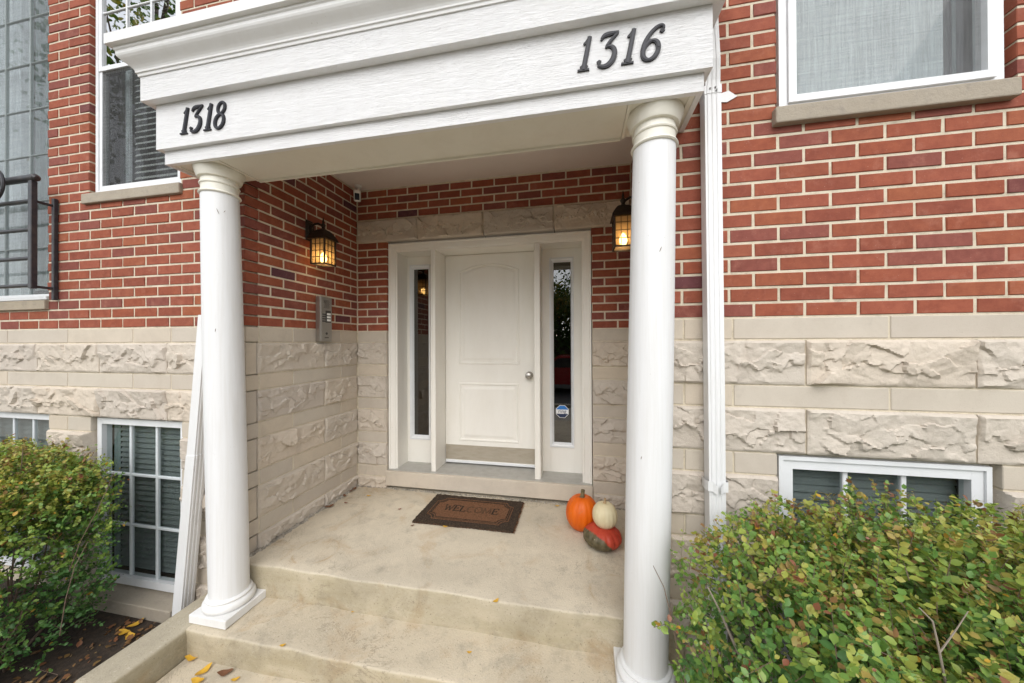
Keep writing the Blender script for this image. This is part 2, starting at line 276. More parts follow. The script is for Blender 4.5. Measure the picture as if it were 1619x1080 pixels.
# ------------------------------------------------------------------ mesh helpers
class MB:
    def __init__(s): s.v = []; s.f = []; s.sm = []; s.tint = []
    def add(s, vs, fs, smooth=False):
        o = len(s.v); s.v += [tuple(p) for p in vs]; s.f += [tuple(i + o for i in f) for f in fs]; s.sm += [smooth] * len(fs); return s
    def box(s, x0, x1, y0, y1, z0, z1):
        vs = [(x, y, z) for z in (z0, z1) for y in (y0, y1) for x in (x0, x1)]
        return s.add(vs, [(0, 2, 3, 1), (4, 5, 7, 6), (0, 1, 5, 4), (2, 6, 7, 3), (0, 4, 6, 2), (1, 3, 7, 5)])
    def bbox(s, x0, x1, y0, y1, z0, z1, b=0.004, seg=2):
        bm = bmesh.new(); bmesh.ops.create_cube(bm, size=1)
        for v in bm.verts: v.co = Vector(((x0 + x1) / 2 + v.co.x * (x1 - x0), (y0 + y1) / 2 + v.co.y * (y1 - y0), (z0 + z1) / 2 + v.co.z * (z1 - z0)))
        bmesh.ops.bevel(bm, geom=bm.edges[:], offset=b, segments=seg, affect='EDGES', profile=0.5)
        bm.verts.index_update(); r = s.add([v.co for v in bm.verts], [[v.index for v in f.verts] for f in bm.faces]); bm.free(); return r
    def tube(s, pts, rad, n=8, caps=True):
        pts = [Vector(p) for p in pts]; rr = rad if isinstance(rad, (list, tuple)) else [rad] * len(pts)
        vs = []; fs = []; ref = None
        for i, p in enumerate(pts):
            d = (pts[min(i + 1, len(pts) - 1)] - pts[max(i - 1, 0)]).normalized()
            if ref is None: ref = Vector((0, 0, 1)) if abs(d.z) < 0.9 else Vector((1, 0, 0))
            a = d.cross(ref).normalized(); b = a.cross(d).normalized(); ref = b
            for k in range(n):
                t = 2 * math.pi * k / n; vs.append(p + a * math.cos(t) * rr[i] + b * math.sin(t) * rr[i])
        for i in range(len(pts) - 1):
            for k in range(n):
                fs.append((i * n + k, i * n + (k + 1) % n, (i + 1) * n + (k + 1) % n, (i + 1) * n + k))
        if caps: fs += [tuple(range(n - 1, -1, -1)), tuple((len(pts) - 1) * n + k for k in range(n))]
        return s.add(vs, fs, n > 5)
    def lathe(s, prof, c, n=48, axis=None):
        """prof: (radius, height) list along +Z from c (or along a leaning axis vector)."""
        c = Vector(c); vs = []; fs = []
        sh = Vector((axis[0] / axis[2], axis[1] / axis[2])) if axis else Vector((0, 0))
        for r, h in prof:
            for k in range(n):
                t = 2 * math.pi * k / n; vs.append((c.x + sh.x * h + r * math.cos(t), c.y + sh.y * h + r * math.sin(t), c.z + h))
        for i in range(len(prof) - 1):
            for k in range(n): fs.append((i * n + k, i * n + (k + 1) % n, (i + 1) * n + (k + 1) % n, (i + 1) * n + k))
        fs += [tuple(range(n - 1, -1, -1)), tuple((len(prof) - 1) * n + k for k in range(n))]
        return s.add(vs, fs, True)
    def prism(s, poly, y0, y1, plane='xz'):
        """extrude a polygon; plane xz extrudes along y, xy along z, yz along x"""
        n = len(poly)
        def mk(a, b, t): return {'xz': (a, t, b), 'xy': (a, b, t), 'yz': (t, a, b)}[plane]
        vs = [mk(a, b, y0) for a, b in poly] + [mk(a, b, y1) for a, b in poly]
        fs = [tuple(range(n)), tuple(range(2 * n - 1, n - 1, -1))] + [(i, i + n, (i + 1) % n + n, (i + 1) % n) for i in range(n)]
        return s.add(vs, fs)
    def ribbon(s, pts, w, y_front, depth, plane='xz'):
        """flat stroke of varying width, extruded; pts 2-D, w widths"""
        n = len(pts); P = [Vector(p) for p in pts]; L = []; Rr = []
        for i in range(n):
            d = (P[min(i + 1, n - 1)] - P[max(i - 1, 0)]); d = d.normalized() if d.length > 1e-9 else Vector((1, 0))
            nn = Vector((-d.y, d.x)) * w[i] / 2; L.append(P[i] + nn); Rr.append(P[i] - nn)
        def mk(a, t): return (a.x, t, a.y) if plane == 'xz' else (a.x, a.y, t)
        vs = []
        for t in (y_front, y_front + depth):
            vs += [mk(a, t) for a in L] + [mk(a, t) for a in Rr]
        fs = []
        for i in range(n - 1):
            a, b, c, d = i, i + 1, n + i + 1, n + i
            fs += [(a, d, c, b), (a + 2 * n, b + 2 * n, c + 2 * n, d + 2 * n), (a, b, b + 2 * n, a + 2 * n), (d, d + 2 * n, c + 2 * n, c)]
        fs += [(0, 2 * n, 3 * n, n), (n - 1, 2 * n - 1, 4 * n - 1, 3 * n - 1)]
        return s.add(vs, fs)
    def disc(s, c, r, y0, depth, n=16, plane='xz'):
        return s.prism([(c[0] + r * math.cos(2 * math.pi * k / n), c[1] + r * math.sin(2 * math.pi * k / n)) for k in range(n)], y0, y0 + depth, plane)
    def mesh(s, name, off=(0, 0, 0), smooth=None):
        me = bpy.data.meshes.new(name); ox, oy, oz = off
        me.from_pydata([(x - ox, y - oy, z - oz) for x, y, z in s.v], [], s.f)
        me.polygons.foreach_set('use_smooth', [bool(b) if smooth is None else smooth for b in s.sm])
        bm = bmesh.new(); bm.from_mesh(me); bmesh.ops.recalc_face_normals(bm, faces=bm.faces[:]); bm.to_mesh(me); bm.free()
        if any(s.sm) and smooth is None: me.set_sharp_from_angle(angle=R(38))
        me.update(); return me

def link(name, data, mat=None, parent=None):
    o = bpy.data.objects.new(name, data); COL.objects.link(o)
    if mat and data is not None and not data.materials: data.materials.append(mat)
    if parent: o.parent = parent
    return o
class Thing:
    """an Empty at the base of a thing; parts hang under it"""
    def __init__(s, name, label, cat, loc, group=None):
        s.loc = Vector(loc); s.o = bpy.data.objects.new(name, None); COL.objects.link(s.o); s.o.location = s.loc
        s.o.empty_display_size = 0.1; s.o['label'] = label; s.o['category'] = cat; s.o['kind'] = 'thing'
        if group: s.o['group'] = group
    def part(s, name, mb, mat, parent=None, label=None, kind=None, smooth=None):
        o = link(name, mb.mesh(name, s.loc, smooth), mat, parent or s.o)
        if label: o['label'] = label
        if kind: o['kind'] = kind
        return o
    def inst(s, name, me, loc, rot=(0, 0, 0), scale=(1, 1, 1), parent=None):
        o = bpy.data.objects.new(name, me); COL.objects.link(o); o.parent = parent or s.o
        o.location = Vector(loc) - s.loc; o.rotation_euler = rot; o.scale = scale; return o
def single(name, mb, mat, label, cat, group=None, origin=None, kind=None, smooth=None):
    xs = np.array(mb.v); org = origin or (float(xs[:, 0].mean()), float(xs[:, 1].mean()), float(xs[:, 2].min()))
    o = link(name, mb.mesh(name, org, smooth), mat); o.location = org
    o['label'] = label; o['category'] = cat
    if group: o['group'] = group
    if kind: o['kind'] = kind
    return o
def structure(name, mb, mat, smooth=None):
    o = link(name, mb.mesh(name, (0, 0, 0), smooth), mat); o['kind'] = 'structure'; return o

def in_frame(p, margin=40):
    d = Vector(p) - CAM; z = d.dot(fw)
    if z < 0.05: return False
    u = 809.5 + FPX * d.dot(rt) / z; v = 540 - FPX * d.dot(up) / z
    return -margin < u < 1619 + margin and -margin < v < 1080 + margin

# ------------------------------------------------------------------ dimensions (metres; z = 0 at the foot of the brickwork, y = 0 at the facade)
COURSE, PITCH_B, JOINT = 0.0677, 0.1998, 0.0122
BRK_D = 0.090
XL, XR, YB = -2.780, -0.375, 1.063          # recess: left wall, right wall, back wall
Z_CEIL = 1.290
Z_SLAB, Z_STEP, Z_PATH, Z_SOIL = -1.417, -1.595, -1.735, -1.830
HS, HR = 0.1001, 0.203
OPEN_X = (-2.482, -0.680); OPEN_TOP = 12 * COURSE - 0.004

# ------------------------------------------------------------------ ground, road
structure('soil', MB().box(-9, 5, -2.6, 0.6, Z_SOIL - 0.3, Z_SOIL), M_SOIL)
g = MB(); g.add([(-300, -300, -1.95), (300, -300, -1.95), (300, 60, -1.95), (-300, 60, -1.95)], [(0, 1, 2, 3)]); structure('ground', g, M_GRASSGROUND)
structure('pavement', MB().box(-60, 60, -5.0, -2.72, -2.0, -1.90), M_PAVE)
structure('road', MB().box(-60, 60, -14.0, -5.4, -2.1, -1.935), M_ROAD)
structure('kerb', MB().box(-60, 60, -5.4, -5.2, -2.1, -1.86), M_PAVE)
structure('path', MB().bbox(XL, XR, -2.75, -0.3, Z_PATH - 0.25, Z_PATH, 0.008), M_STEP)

# ------------------------------------------------------------------ bricks
def brick_mesh(seed):
    r = random.Random(seed); L, H, c = PITCH_B - JOINT, COURSE - JOINT, 0.0026
    j = lambda a: (r.random() - 0.5) * a
    x, z = L / 2, H / 2; vs = []
    for (sx, sz) in ((-1, -1), (1, -1), (1, 1), (-1, 1)):
        vs.append((sx * (x - c) + j(.0034), j(.0024), sz * (z - c) + j(.0026)))
    for (sx, sz) in ((-1, -1), (1, -1), (1, 1), (-1, 1)):
        vs.append((sx * x + j(.0016), c + j(.001), sz * z + j(.0012)))
    for (sx, sz) in ((-1, -1), (1, -1), (1, 1), (-1, 1)): vs.append((sx * x, BRK_D, sz * z))
    fs = [(0, 1, 2, 3), (11, 10, 9, 8)]
    for o in (0, 4):
        for k in range(4): fs.append((o + k, o + 4 + k, o + 4 + (k + 1) % 4, o + (k + 1) % 4))
    me = bpy.data.meshes.new('brick'); me.from_pydata(vs, [], fs)
    bm = bmesh.new(); bm.from_mesh(me); bmesh.ops.recalc_face_normals(bm, faces=bm.faces[:]); bm.to_mesh(me); bm.free()
    me.materials.append(M_BRICK); return me
BRICKS = [brick_mesh(i) for i in range(10)]
NB = [(0, -1)]
def cut(a, b, holes):
    segs = [(a, b)]
    for h0, h1 in holes:
        nx = []
        for s0, s1 in segs:
            if h1 <= s0 or h0 >= s1: nx.append((s0, s1)); continue
            if h0 > s0: nx.append((s0, h0))
            if h1 < s1: nx.append((h1, s1))
        segs = nx
    return [s for s in segs if s[1] - s[0] > 0.016]
class BrickWall:
    """bricks laid along one wall; place(t, z) maps the running coordinate to the world"""
    def __init__(s, thing, place, rz): s.t = thing; s.place = place; s.rz = rz; s.rest = MB(); s.n = 0
    def lay(s, t0, t1, row, off, holes=(), z0=None):
        """one course between t0 and t1; joints fall at off + k*PITCH"""
        z = (row - 1) * COURSE if z0 is None else z0
        k = math.floor((t0 - off) / PITCH_B)
        while off + k * PITCH_B < t1:
            a, b = off + k * PITCH_B, off + (k + 1) * PITCH_B - JOINT
            hs = [(h0, h1) for h0, h1, hz0, hz1 in holes if hz0 < z + COURSE * 0.45 and hz1 > z + COURSE * 0.35]
            for (c0, c1) in cut(max(a, t0), min(b, t1), hs): s.brick(c0, c1, z)
            k += 1
    def brick(s, a, b, z):
        L = b - a; H = COURSE - JOINT; me = BRICKS[rnd.randrange(len(BRICKS))]
        p = s.place((a + b) / 2, z + H / 2); jit = (rnd.random() - 0.5) * 0.0022
        nrm = Vector((math.sin(s.rz), -math.cos(s.rz), 0)); p = Vector(p) - nrm * jit
        rot = (R(rnd.uniform(-.5, .5)), R(rnd.uniform(-.35, .35)), s.rz + R(rnd.uniform(-.4, .4)))
        if in_frame(p) and s.n < 300:
            s.t.inst('brick', me, p, rot, (L / (PITCH_B - JOINT), 1, 1)); s.n += 1
        else:
            m = Matrix.Translation(p) @ Matrix.Rotation(s.rz, 4, 'Z')
            for v in me.vertices: s.rest.v.append(tuple(m @ Vector((v.co.x * L / (PITCH_B - JOINT), v.co.y, v.co.z))))
            o = len(s.rest.v) - len(me.vertices)
            for f in me.polygons: s.rest.f.append(tuple(i + o for i in f.vertices)); s.rest.sm.append(False)
    def finish(s):
        if s.rest.v: s.t.part('outer_brickwork', s.rest, M_BRICK, kind='stuff')

def mortar_cells(x0, x1, z0, z1, holes, shrink=0.005):
    xs = sorted({x0, x1, *[h[0] - shrink for h in holes], *[h[1] + shrink for h in holes]}); zs = sorted({z0, z1, *[h[2] - shrink for h in holes], *[h[3] + shrink for h in holes]})
    xs = [x for x in xs if x0 <= x <= x1]; zs = [z for z in zs if z0 <= z <= z1]
    for i in range(len(xs) - 1):
        for j in range(len(zs) - 1):
            cx, cz = (xs[i] + xs[i + 1]) / 2, (zs[j] + zs[j + 1]) / 2
            if any(h[0] - shrink < cx < h[1] + shrink and h[2] - shrink < cz < h[3] + shrink for h in holes): continue
            yield xs[i], xs[i + 1], zs[j], zs[j + 1]

# ------------------------------------------------------------------ stones
def vnoise(seed, x, z):
    rs = np.random.RandomState(seed); T = rs.rand(64, 64)
    xi = np.floor(x).astype(int); zi = np.floor(z).astype(int); fx = x - xi; fz = z - zi
    fx = fx * fx * (3 - 2 * fx); fz = fz * fz * (3 - 2 * fz)
    a = T[xi % 64, zi % 64]; b = T[(xi + 1) % 64, zi % 64]; c = T[xi % 64, (zi + 1) % 64]; d = T[(xi + 1) % 64, (zi + 1) % 64]
    return (a * (1 - fx) + b * fx) * (1 - fz) + (c * (1 - fx) + d * fx) * fz
def fbm(seed, x, z, o=4):
    t = np.zeros_like(x); a = 1.0; s = 0
    for k in range(o): t += a * vnoise(seed + k * 17, x * 2 ** k + 3.1 * k, z * 2 ** k + 7.7 * k); s += a; a *= 0.5
    return t / s
def sstep(a, b, x):
    t = np.clip((x - a) / (b - a), 0, 1); return t * t * (3 - 2 * t)
def rock_stone(w, h, seed, relief=0.030, diag=0.0, res=0.0052):
    """rock-faced block: local x across, z up, front towards -y; margins pitched back to the joint"""
    nx, nz = max(6, int(w / res)), max(6, int(h / res)); rs = np.random.RandomState(seed)
    X, Z = np.meshgrid(np.linspace(0, w, nx + 1), np.linspace(0, h, nz + 1), indexing='ij')
    wx = X + 0.05 * (fbm(seed + 5, X * 14, Z * 14) - .5); wz = Z + 0.05 * (fbm(seed + 9, X * 14, Z * 14) - .5)
    # facets: nearest of random sites, each a tilted plane
    ns = int(6 + w * 22); sx = rs.rand(ns) * w; sz = rs.rand(ns) * h; gx = rs.randn(ns) * 0.10; gz = 0.05 + rs.randn(ns) * 0.16; oh = rs.rand(ns)
    d = ((wx[..., None] - sx) * 0.75) ** 2 + (wz[..., None] - sz) ** 2; idx = d.argmin(-1)
    facet = 0.30 * oh[idx] * relief + gx[idx] * (X - sx[idx]) + gz[idx] * (Z - sz[idx])
    line = h * (0.40 + 0.55 * (fbm(seed + 21, X * 9, X * 0 + seed) - .5)) + diag * (X - w / 2) + 0.09 * (fbm(seed + 31, X * 30, Z * 30) - .5)
    t = sstep(-0.007, 0.007, Z - line)
    H = relief * (0.20 + 0.52 * t * (1.0 - 0.35 * np.clip((Z - line) / h, 0, 1))) + facet * 0.95
    q = 0.0065; ter = H + 0.004 * (fbm(seed + 71, X * 30, Z * 30) - .5); H = 0.62 * H + 0.38 * (np.floor(ter / q) + sstep(0.55, 1.0, ter / q - np.floor(ter / q))) * q
    H += 0.009 * (fbm(seed + 41, X * 22, Z * 22, 4) - .5) + 0.0055 * (fbm(seed + 51, X * 60, Z * 60, 4) - .5)
    eb = np.minimum(np.minimum(X, w - X), np.minimum(Z, h - Z)); H = np.maximum(H, 0.004) * sstep(-0.002, 0.011, eb + 0.006 * (fbm(seed + 61, X * 40, Z * 40) - .5)) + 0.0015
    vs = [(float(x), float(-y), float(z)) for x, y, z in zip(X.ravel(), H.ravel(), Z.ravel())]
    n2 = nz + 1; fs = [(i * n2 + j, (i + 1) * n2 + j, (i + 1) * n2 + j + 1, i * n2 + j + 1) for i in range(nx) for j in range(nz)]
    m = MB(); m.add(vs, fs, True)
    rim = [i * n2 for i in range(nx + 1)] + [nx * n2 + j for j in range(1, nz + 1)] + [i * n2 + nz for i in range(nx - 1, -1, -1)] + [j for j in range(nz - 1, 0, -1)]
    o = len(m.v); m.v += [(m.v[i][0], 0.08, m.v[i][2]) for i in rim]; k = len(rim)
    for i in range(k): m.f.append((rim[i], rim[(i + 1) % k], o + (i + 1) % k, o + i)); m.sm.append(False)
    me = bpy.data.meshes.new('rough_stone'); me.from_pydata(m.v, [], m.f); me.polygons.foreach_set('use_smooth', m.sm)
    bm = bmesh.new(); bm.from_mesh(me); bmesh.ops.recalc_face_normals(bm, faces=bm.faces[:]); bm.to_mesh(me); bm.free()
    me.set_sharp_from_angle(angle=R(33)); me.materials.append(M_STONE_R); return me
_smooth_cache = {}
def smooth_stone_mesh(w, h):
    key = (round(w, 3), round(h, 3))
    if key not in _smooth_cache:
        m = MB().bbox(0, w, 0, 0.08, 0, h, 0.0025, 1); me = m.mesh('smooth_stone'); me.materials.append(M_STONE_S); _smooth_cache[key] = me
    return _smooth_cache[key]
COURSES = []
_z = 0.0
for k in range(7):
    COURSES += [('s', _z - HS, _z), ('r', _z - HS - HR, _z - HS)]; _z -= HS + HR
SJ = 0.008
SEED = [100]
def lay_stones(thing, place, rz, t0, t1, joints_s, joints_r, holes=(), zmin=-9, relief=0.03, diag=0.0):
    for kind, z0, z1 in COURSES:
        if z1 < zmin + 0.02: break
        z0c = max(z0, zmin)
        js = [t0] + [j for j in (joints_s if kind == 's' else joints_r) if t0 + 0.02 < j < t1 - 0.02] + [t1]
        for a, b in zip(js[:-1], js[1:]):
            hs = [(h[0] - SJ * 0.3, h[1] + SJ * 0.3) for h in holes if h[2] < (z0c + z1) / 2 < h[3]]
            for c0, c1 in cut(a + SJ / 2, b - SJ / 2, hs):
                SEED[0] += 1; w, h = c1 - c0, z1 - z0c - SJ
                p = Vector(place(c0, z0c + SJ / 2 - 0.005))
                if kind == 's' or w < 0.1:
                    thing.inst('smooth_stone', smooth_stone_mesh(w, h), p, (0, 0, rz))
                else:
                    thing.inst('rough_stone', rock_stone(w, h, SEED[0], relief, diag), p, (0, 0, rz))

# ------------------------------------------------------------------ facade walls
FAC = lambda t, z: (t, 0.0, z)
H_WR = (0.090, 0.932, 0.905, 2.65); H_WL = (-4.075, -3.285, 0.905, 2.65); H_BIG = (-6.2, -4.475, 0.195, 2.75)
H_BR = (0.084, 0.872, -1.78, -0.612); H_BL = (-4.057, -3.272, -1.76, -0.612); H_BLL = (-5.6, -4.463, -1.76, -0.612)
H_REC = (XL - 0.012, XR + 0.012, -9, Z_CEIL + 0.12)
Z_TOP = 3.05
wall_l = Thing('brick_wall', 'red brick facade left of the porch, above rows of tan limestone', 'wall', (-4.3, 0, Z_SOIL))
wall_r = Thing('brick_wall', 'red brick facade right of the porch with the white downspout, above tan limestone', 'wall', (0.6, 0, Z_SOIL))
wall_s = Thing('brick_wall', 'left side wall of the porch recess, carrying the lantern and the steel intercom', 'wall', (XL, 0.5, Z_SLAB))
wall_b = Thing('brick_wall', 'back wall of the porch recess, brick and stone round the white front door', 'wall', (-1.6, YB, Z_SLAB))
wall_e = Thing('brick_wall', 'right side wall of the porch recess, mostly hidden behind the right column', 'wall', (XR, 0.5, Z_SLAB))
XM = -1.578
for th, x0, x1, holes in ((wall_l, -6.6, XM, (H_WL, H_BIG, H_BL, H_BLL, H_REC)), (wall_r, XM, 2.3, (H_WR, H_BR, H_REC))):
    m = MB()
    for a, b, c, d in mortar_cells(x0, x1, Z_SOIL - 0.2, Z_TOP, holes): m.box(a, b, 0.0042, 0.086, c, d)
    th.part('mortar', m, M_MORTAR)
bw = BrickWall(wall_l, FAC, 0.0)
off_l = -4.3727 + 0.0075
for row in range(1, 46):
    q = (H_WL, H_BIG, (XL if row % 2 else XL - BRK_D - JOINT, XR, -9, Z_CEIL + 0.12))
    bw.lay(-6.55, XM, row, off_l + (0 if row % 2 else 0.5 * PITCH_B), q)
bw.finish()
bw = BrickWall(wall_r, FAC, 0.0)
for row in range(1, 46):
    bw.lay(XM + 0.01, 2.25, row, (0 if row % 2 else 0.5 * PITCH_B), (H_WR, (XL, XR, -9, Z_CEIL + 0.12)))
bw.finish()
lay_stones(wall_l, FAC, 0.0, -6.55, XL - 0.002, [-5.5, -4.888, -4.277, -3.68, -3.357, -3.06], [-5.17, -4.573, -3.977, -3.385], (H_BL, H_BLL), Z_SOIL, 0.020)
lay_stones(wall_r, FAC, 0.0, XR + 0.002, 2.25, [-0.30, -0.093, 0.502, 1.10, 1.7], [0.193, 0.790, 1.387, 1.98], (H_BR,), Z_SOIL, 0.020)

# side wall (faces +X)
SIDE = lambda t, z: (XL, t, z)
m = MB(); m.box(XL - 0.086, XL - 0.0030, 0.088, YB, Z_SLAB - 0.3, Z_CEIL + 0.02); wall_s.part('mortar', m, M_MORTAR)
bw = BrickWall(wall_s, SIDE, R(90))
for row in range(1, 20):
    s0 = 0.0835 if row % 2 else 0.0
    bw.lay(s0 + (JOINT if row % 2 else 0), YB - 0.006, row, 0.0835 if row % 2 else 0.1834, ())
bw.finish()
lay_stones(wall_s, SIDE, R(90), 0.003, YB - 0.006, [0.094, 0.352, 0.845], [0.078, 0.651], (), Z_SLAB - 0.01, 0.016, 0.16)
# right side wall of the recess (faces -X)
EAST = lambda t, z: (XR, -t, z)
m = MB(); m.box(XR + 0.003, XR + 0.086, 0.088, YB, Z_SLAB - 0.3, Z_CEIL + 0.02); wall_e.part('mortar', m, M_MORTAR)
bw = BrickWall(wall_e, EAST, R(-90))
for row in range(1, 20): bw.lay(-YB + 0.006, -0.1, row, -0.1 if row % 2 else -0.2, ())
bw.finish()
lay_stones(wall_e, EAST, R(-90), -YB + 0.006, -0.084, [-0.845, -0.352], [-0.651], (), Z_SLAB - 0.01, 0.02)
# back wall
BACK = lambda t, z: (t, YB, z)
H_DOOR = (OPEN_X[0], OPEN_X[1], -9, OPEN_TOP); H_LINT = (-9, 9, 12 * COURSE - 0.006, 15 * COURSE - 0.006)
m = MB()
for a, b, c, d in mortar_cells(XL - 0.02, XR + 0.02, Z_SLAB - 0.3, Z_CEIL + 0.02, ((OPEN_X[0], OPEN_X[1], -9, OPEN_TOP + 0.03),)): m.box(a, b, YB + 0.0030, YB + 0.088, c, d)
wall_b.part('mortar', m, M_MORTAR)
bw = BrickWall(wall_b, BACK, 0.0)
off_b = -0.473
for row in list(range(1, 13)) + list(range(16, 20)):
    bw.lay(XL + 0.006, XR - 0.006, row, off_b + (0 if row % 2 else 0.5 * PITCH_B), (H_DOOR,) if row < 13 else ())
bw.finish()
lay_stones(wall_b, BACK, 0.0, XL + 0.004, OPEN_X[0], [], [], (), Z_SLAB - 0.01, 0.022)
lay_stones(wall_b, BACK, 0.0, OPEN_X[1], XR - 0.004, [], [], (), Z_SLAB - 0.01, 0.022)
js = [XL + 0.004, -2.18, -1.575, -0.975, XR - 0.004]
for a, b in zip(js[:-1], js[1:]):
    SEED[0] += 1; wall_b.inst('lintel_stone', rock_stone(b - a - 0.008, 3 * COURSE - 0.012, SEED[0], 0.024), (a + 0.004, YB, 12 * COURSE - 0.004))
# crumbled joint between slab and walls
m = MB()
def gritline(p0, p1, n, r0=0.006, r1=0.016):
    for i in range(n):
        t = rnd.random(); x = p0[0] + (p1[0] - p0[0]) * t + rnd.gauss(0, .006); y = p0[1] + (p1[1] - p0[1]) * t + rnd.gauss(0, .006); r = rnd.uniform(r0, r1)
        vs = [(x + r * rnd.uniform(.6, 1.2) * math.cos(a), y + r * rnd.uniform(.6, 1.2) * math.sin(a), Z_SLAB - 0.002) for a in (0, 1.26, 2.5, 3.77, 5.03)] + [(x + rnd.gauss(0, .003), y + rnd.gauss(0, .003), Z_SLAB + r * rnd.uniform(.3, .9))]
        m.add(vs, [(k, (k + 1) % 5, 5) for k in range(5)])
gritline((XL + .012, 0.02), (XL + .012, YB), 420, .006, .022); gritline((XL, YB - .012), (XR, YB - .012), 520, .005, .018)
o = link('mortar_crumbs', m.mesh('mortar_crumbs'), M_GRIT); o['kind'] = 'stuff'; o['label'] = 'crumbled mortar along the foot of the porch walls'

# ------------------------------------------------------------------ slab, steps, cheek walls, ceiling
def slab(name, x0, x1, y0, y1, z0, z1, mat, b=0.014, wav=0.003, label=None):
    """concrete block with a worn rounded nose"""
    bm = bmesh.new(); bmesh.ops.create_cube(bm, size=1)
    for v in bm.verts: v.co = Vector(((x0 + x1) / 2 + v.co.x * (x1 - x0), (y0 + y1) / 2 + v.co.y * (y1 - y0), (z0 + z1) / 2 + v.co.z * (z1 - z0)))
    bmesh.ops.bevel(bm, geom=bm.edges[:], offset=b, segments=3, affect='EDGES', profile=0.5)
    bmesh.ops.subdivide_edges(bm, edges=[e for e in bm.edges if e.calc_length() > 0.15], cuts=14, use_grid_fill=True)
    for v in bm.verts:
        n = math.sin(v.co.x * 7.1 + v.co.z * 9) + math.sin(v.co.x * 17.3 + 1) + math.sin(v.co.y * 11 + 2)
        if v.co.y < y0 + 0.05: v.co.y += wav * n * 0.6
        if v.co.z > z1 - 0.03: v.co.z += wav * 0.3 * n
    me = bpy.data.meshes.new(name); bm.to_mesh(me); bm.free(); me.polygons.foreach_set('use_smooth', [True] * len(me.polygons)); me.set_sharp_from_angle(angle=R(60))
    o = link(name, me, mat); o['kind'] = 'structure'
    if label: o['label'] = label
    return o
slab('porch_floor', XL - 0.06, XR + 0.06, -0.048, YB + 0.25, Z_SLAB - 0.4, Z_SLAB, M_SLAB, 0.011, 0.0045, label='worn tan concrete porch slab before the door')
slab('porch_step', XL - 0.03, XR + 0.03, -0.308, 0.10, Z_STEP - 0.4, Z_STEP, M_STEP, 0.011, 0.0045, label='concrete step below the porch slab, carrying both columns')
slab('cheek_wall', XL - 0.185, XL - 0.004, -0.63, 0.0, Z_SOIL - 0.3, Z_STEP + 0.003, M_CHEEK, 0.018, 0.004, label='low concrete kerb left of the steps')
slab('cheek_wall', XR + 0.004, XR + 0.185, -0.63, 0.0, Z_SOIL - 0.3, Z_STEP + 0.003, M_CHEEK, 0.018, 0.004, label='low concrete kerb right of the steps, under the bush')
structure('porch_ceiling', MB().box(XL - 0.05, XR + 0.05, 0.004, YB + 0.05, Z_CEIL, Z_CEIL + 0.03), M_CEIL)

# ------------------------------------------------------------------ front door with sidelights
YC, YS, YD = 1.100, 1.300, 1.325         # planes: casing, sidelight panels, door leaf
ZT = -1.255
door = Thing('front_entrance', 'white panelled front door between two narrow sidelights under the stone lintel', 'entrance door', (-1.6, YC, Z_SLAB))
xl, xr = OPEN_X[0] + 0.002, OPEN_X[1] - 0.002
m = MB(); m.bbox(OPEN_X[0] - 0.006, OPEN_X[1] + 0.002, YB - 0.018, YC - 0.008, Z_SLAB + 0.028, ZT - 0.004, 0.006); door.part('sill', m, M_STONE_S)
m = MB(); m.box(xl, xr, YC - 0.03, YD + 0.06, ZT - 0.05, ZT); door.part('threshold', m, M_SADDLE)
cz = 0.790
def casing_prof():   # (offset inwards from outer edge, y)
    return [(0.0, YC + 0.02), (0.0, YC - 0.012), (0.012, YC - 0.012), (0.017, YC - 0.004), (0.040, YC), (0.055, YC + 0.004), (0.062, YC + 0.012), (0.074, YC + 0.014), (0.074, YS + 0.06)]
m = MB(); pr = casing_prof(); n = len(pr); vs = []
for d, y in pr: vs += [(xl + d, y, ZT), (xl + d, y, cz - d), (xr - d, y, cz - d), (xr - d, y, ZT)]
m.add(vs, [(4 * i + k, 4 * i + k + 1, 4 * (i + 1) + k + 1, 4 * (i + 1) + k) for i in range(n - 1) for k in range(3)]); door.part('casing', m, M_DOOR)
zi = cz - 0.074
m = MB(); m.box(xl + 0.01, xr - 0.01, YS + 0.062, YS + 0.075, zi - 0.02, cz); door.part('head_board', m, M_DOOR)
for x0, x1 in ((-2.072, -2.030), (-1.146, -1.098)):
    m = MB(); m.bbox(x0, x1, YC, YD + 0.05, ZT, zi + 0.002, 0.003); mu = door.part('mullion', m, M_DOOR)
    m = MB(); m.box(x0 + 0.013, x0 + 0.017, YC - 0.0025, YC + 0.002, ZT + 0.001, zi); m.box(x1 - 0.012, x1 - 0.009, YC - 0.0025, YC + 0.002, ZT + 0.001, zi); door.part('bead', m, M_DOOR, mu)
